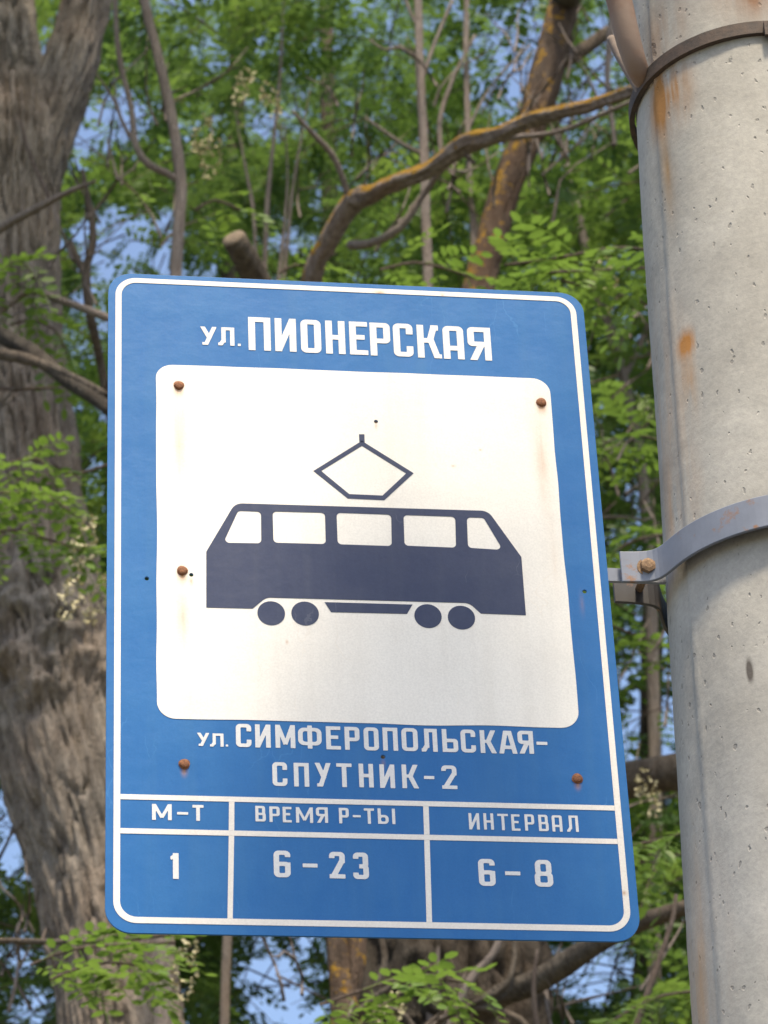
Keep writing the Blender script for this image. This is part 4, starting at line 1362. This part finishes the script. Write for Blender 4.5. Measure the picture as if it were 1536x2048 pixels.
for root, pts, Y, n in (
    (OLD, [(-80, 960), (0, 935), (60, 915), (120, 945)], 4.2, 12), (OLD, [(-60, 990), (20, 985), (90, 990), (150, 1030)], 4.1, 12),
    (OLD, [(-60, 1080), (20, 1060), (100, 1080), (190, 1110)], 4.15, 11), (OLD, [(-100, 640), (-20, 560), (40, 520), (70, 560)], 4.3, 11),
    (OLD, [(20, 650), (60, 640), (110, 660), (140, 720)], 4.5, 6), (OLD, [(60, 1930), (140, 1900), (230, 1890), (350, 1885)], 3.6, 12),
    (OLD, [(100, 1960), (160, 1935), (220, 1925), (280, 1930)], 3.5, 9),
    (MID, [(1420, 470), (1330, 500), (1230, 495), (1120, 515), (1010, 530)], 3.3, 16), (MID, [(1400, 520), (1300, 535), (1200, 540), (1090, 545)], 3.2, 14),
    (MID, [(1300, 610), (1240, 590), (1180, 575), (1120, 560)], 3.4, 9), (MID, [(640, 2010), (740, 1975), (830, 1950), (900, 1955)], 3.4, 9),
    (MID, [(700, 2070), (780, 2000), (860, 1960), (940, 1965)], 3.5, 8), (MID, [(1380, 1660), (1320, 1680), (1270, 1690), (1230, 1720)], 3.6, 9),
    (MID, [(560, 545), (590, 530), (640, 535)], 4.6, 4), (MID, [(390, 420), (430, 400), (480, 420)], 4.8, 4),
    (MID, [(1400, 900), (1320, 880), (1260, 870), (1200, 890)], 4.4, 10), (MID, [(1400, 1080), (1320, 1070), (1250, 1090), (1200, 1130)], 4.4, 10),
    (MID, [(1400, 1300), (1330, 1290), (1270, 1270), (1220, 1250)], 4.5, 7), (MID, [(1420, 1980), (1330, 1990), (1260, 2020), (1200, 2060)], 4.0, 10),
    (MID, [(760, 540), (830, 525), (900, 540), (960, 560)], 3.9, 8)):
    spray(root, pts, Y, n)

def flower_mesh(seed):
    r_ = np.random.default_rng(seed)
    v, q = [], []
    for k in range(34):
        u = k / 33
        rad = .024 * math.sin(math.pi * (.12 + .8 * u)) + .004
        a = r_.uniform(0, 2 * math.pi)
        c_ = np.array([math.cos(a) * rad, math.sin(a) * rad, -u * .15])
        for j in range(3):
            d = r_.normal(0, 1, 3); d /= np.linalg.norm(d)
            e = np.cross(d, r_.normal(0, 1, 3)); e /= np.linalg.norm(e)
            k0 = len(v)
            L2 = .011
            v += [c_, c_ + d * L2 * .6 + e * L2 * .5, c_ + d * L2 * 1.1, c_ + d * L2 * .6 - e * L2 * .5]
            q.append((k0, k0 + 1, k0 + 2, k0 + 3))
    return np_mesh('flower_cluster', np.array(v), np.array(q))
FLW = [flower_mesh(s_) for s_ in (1, 2, 3)]
for f_ in FLW:
    f_.materials.append(PETAL)
for i_, (px_, py_, Y_, root) in enumerate(((415, 235, 5.0, MID), (430, 275, 5.0, MID), (500, 140, 5.1, MID), (530, 170, 5.1, MID), (180, 1035, 4.0, OLD),
                            (150, 1160, 4.0, OLD), (205, 1150, 4.05, OLD), (380, 1880, 3.8, MID), (800, 1990, 3.6, MID), (1285, 1545, 4.4, MID), (1210, 520, 3.4, MID))):
    p_, _ = at(px_, py_, Y_)
    o_ = link('flower_cluster', FLW[i_ % 3], None, root)
    o_.location = p_ - Vector(root['_loc'])
    o_.rotation_euler = (.3 * math.sin(i_), .25 * math.cos(i_ * 2.), i_)

# ---- unseen leafy bough added above the view to shade the lower sign
b0, _ = at(1130, 0, T2Y)
hub = Vector((0.45, -0.5, SZ + 1.5))
limb('shade_bough', [(b0, .05), (b0.lerp(hub, .35) + Vector((.3, 0, .5)), .045), (b0.lerp(hub, .75) + Vector((.2, 0, .35)), .03), (hub, .015)], BARK_DARK, MID, 0.06, 14, 0.14, 0, 9, 31)
orng = np.random.default_rng(4)
oc = []
for tx, tz, n_ in ((.10, -.40, 7), (.04, -.25, 4), (-.04, -.36, 3), (.13, -.20, 2)):
    for k in range(n_):
        p = Vector((tx + orng.normal(0, .04), 0, SZ + tz + orng.normal(0, .05))) + sun_dir * orng.uniform(1.35, 1.7)
        oc.append((np.array(p), .22, .5))
P_, D_, U_, S_, A_, tw_ = twig_leaves(oc, orng, (7, 12))
v_, q_, a_ = leaves_from(P_, D_, U_, S_, A_, orng)
o_ = link('shade_leaves', np_mesh('shade_leaves', v_ - np.array(MID['_loc']), q_, a_), LEAF_MID, MID)
o_['kind'] = 'stuff'
v_, q_ = twigs_mesh([[np.array(hub)] + t[1:] for t in tw_[::3]] + tw_)
o_ = link('shade_twigs', np_mesh('shade_twigs', v_ - np.array(MID['_loc']), q_), BARK_TWIG, MID)
o_['kind'] = 'stuff'
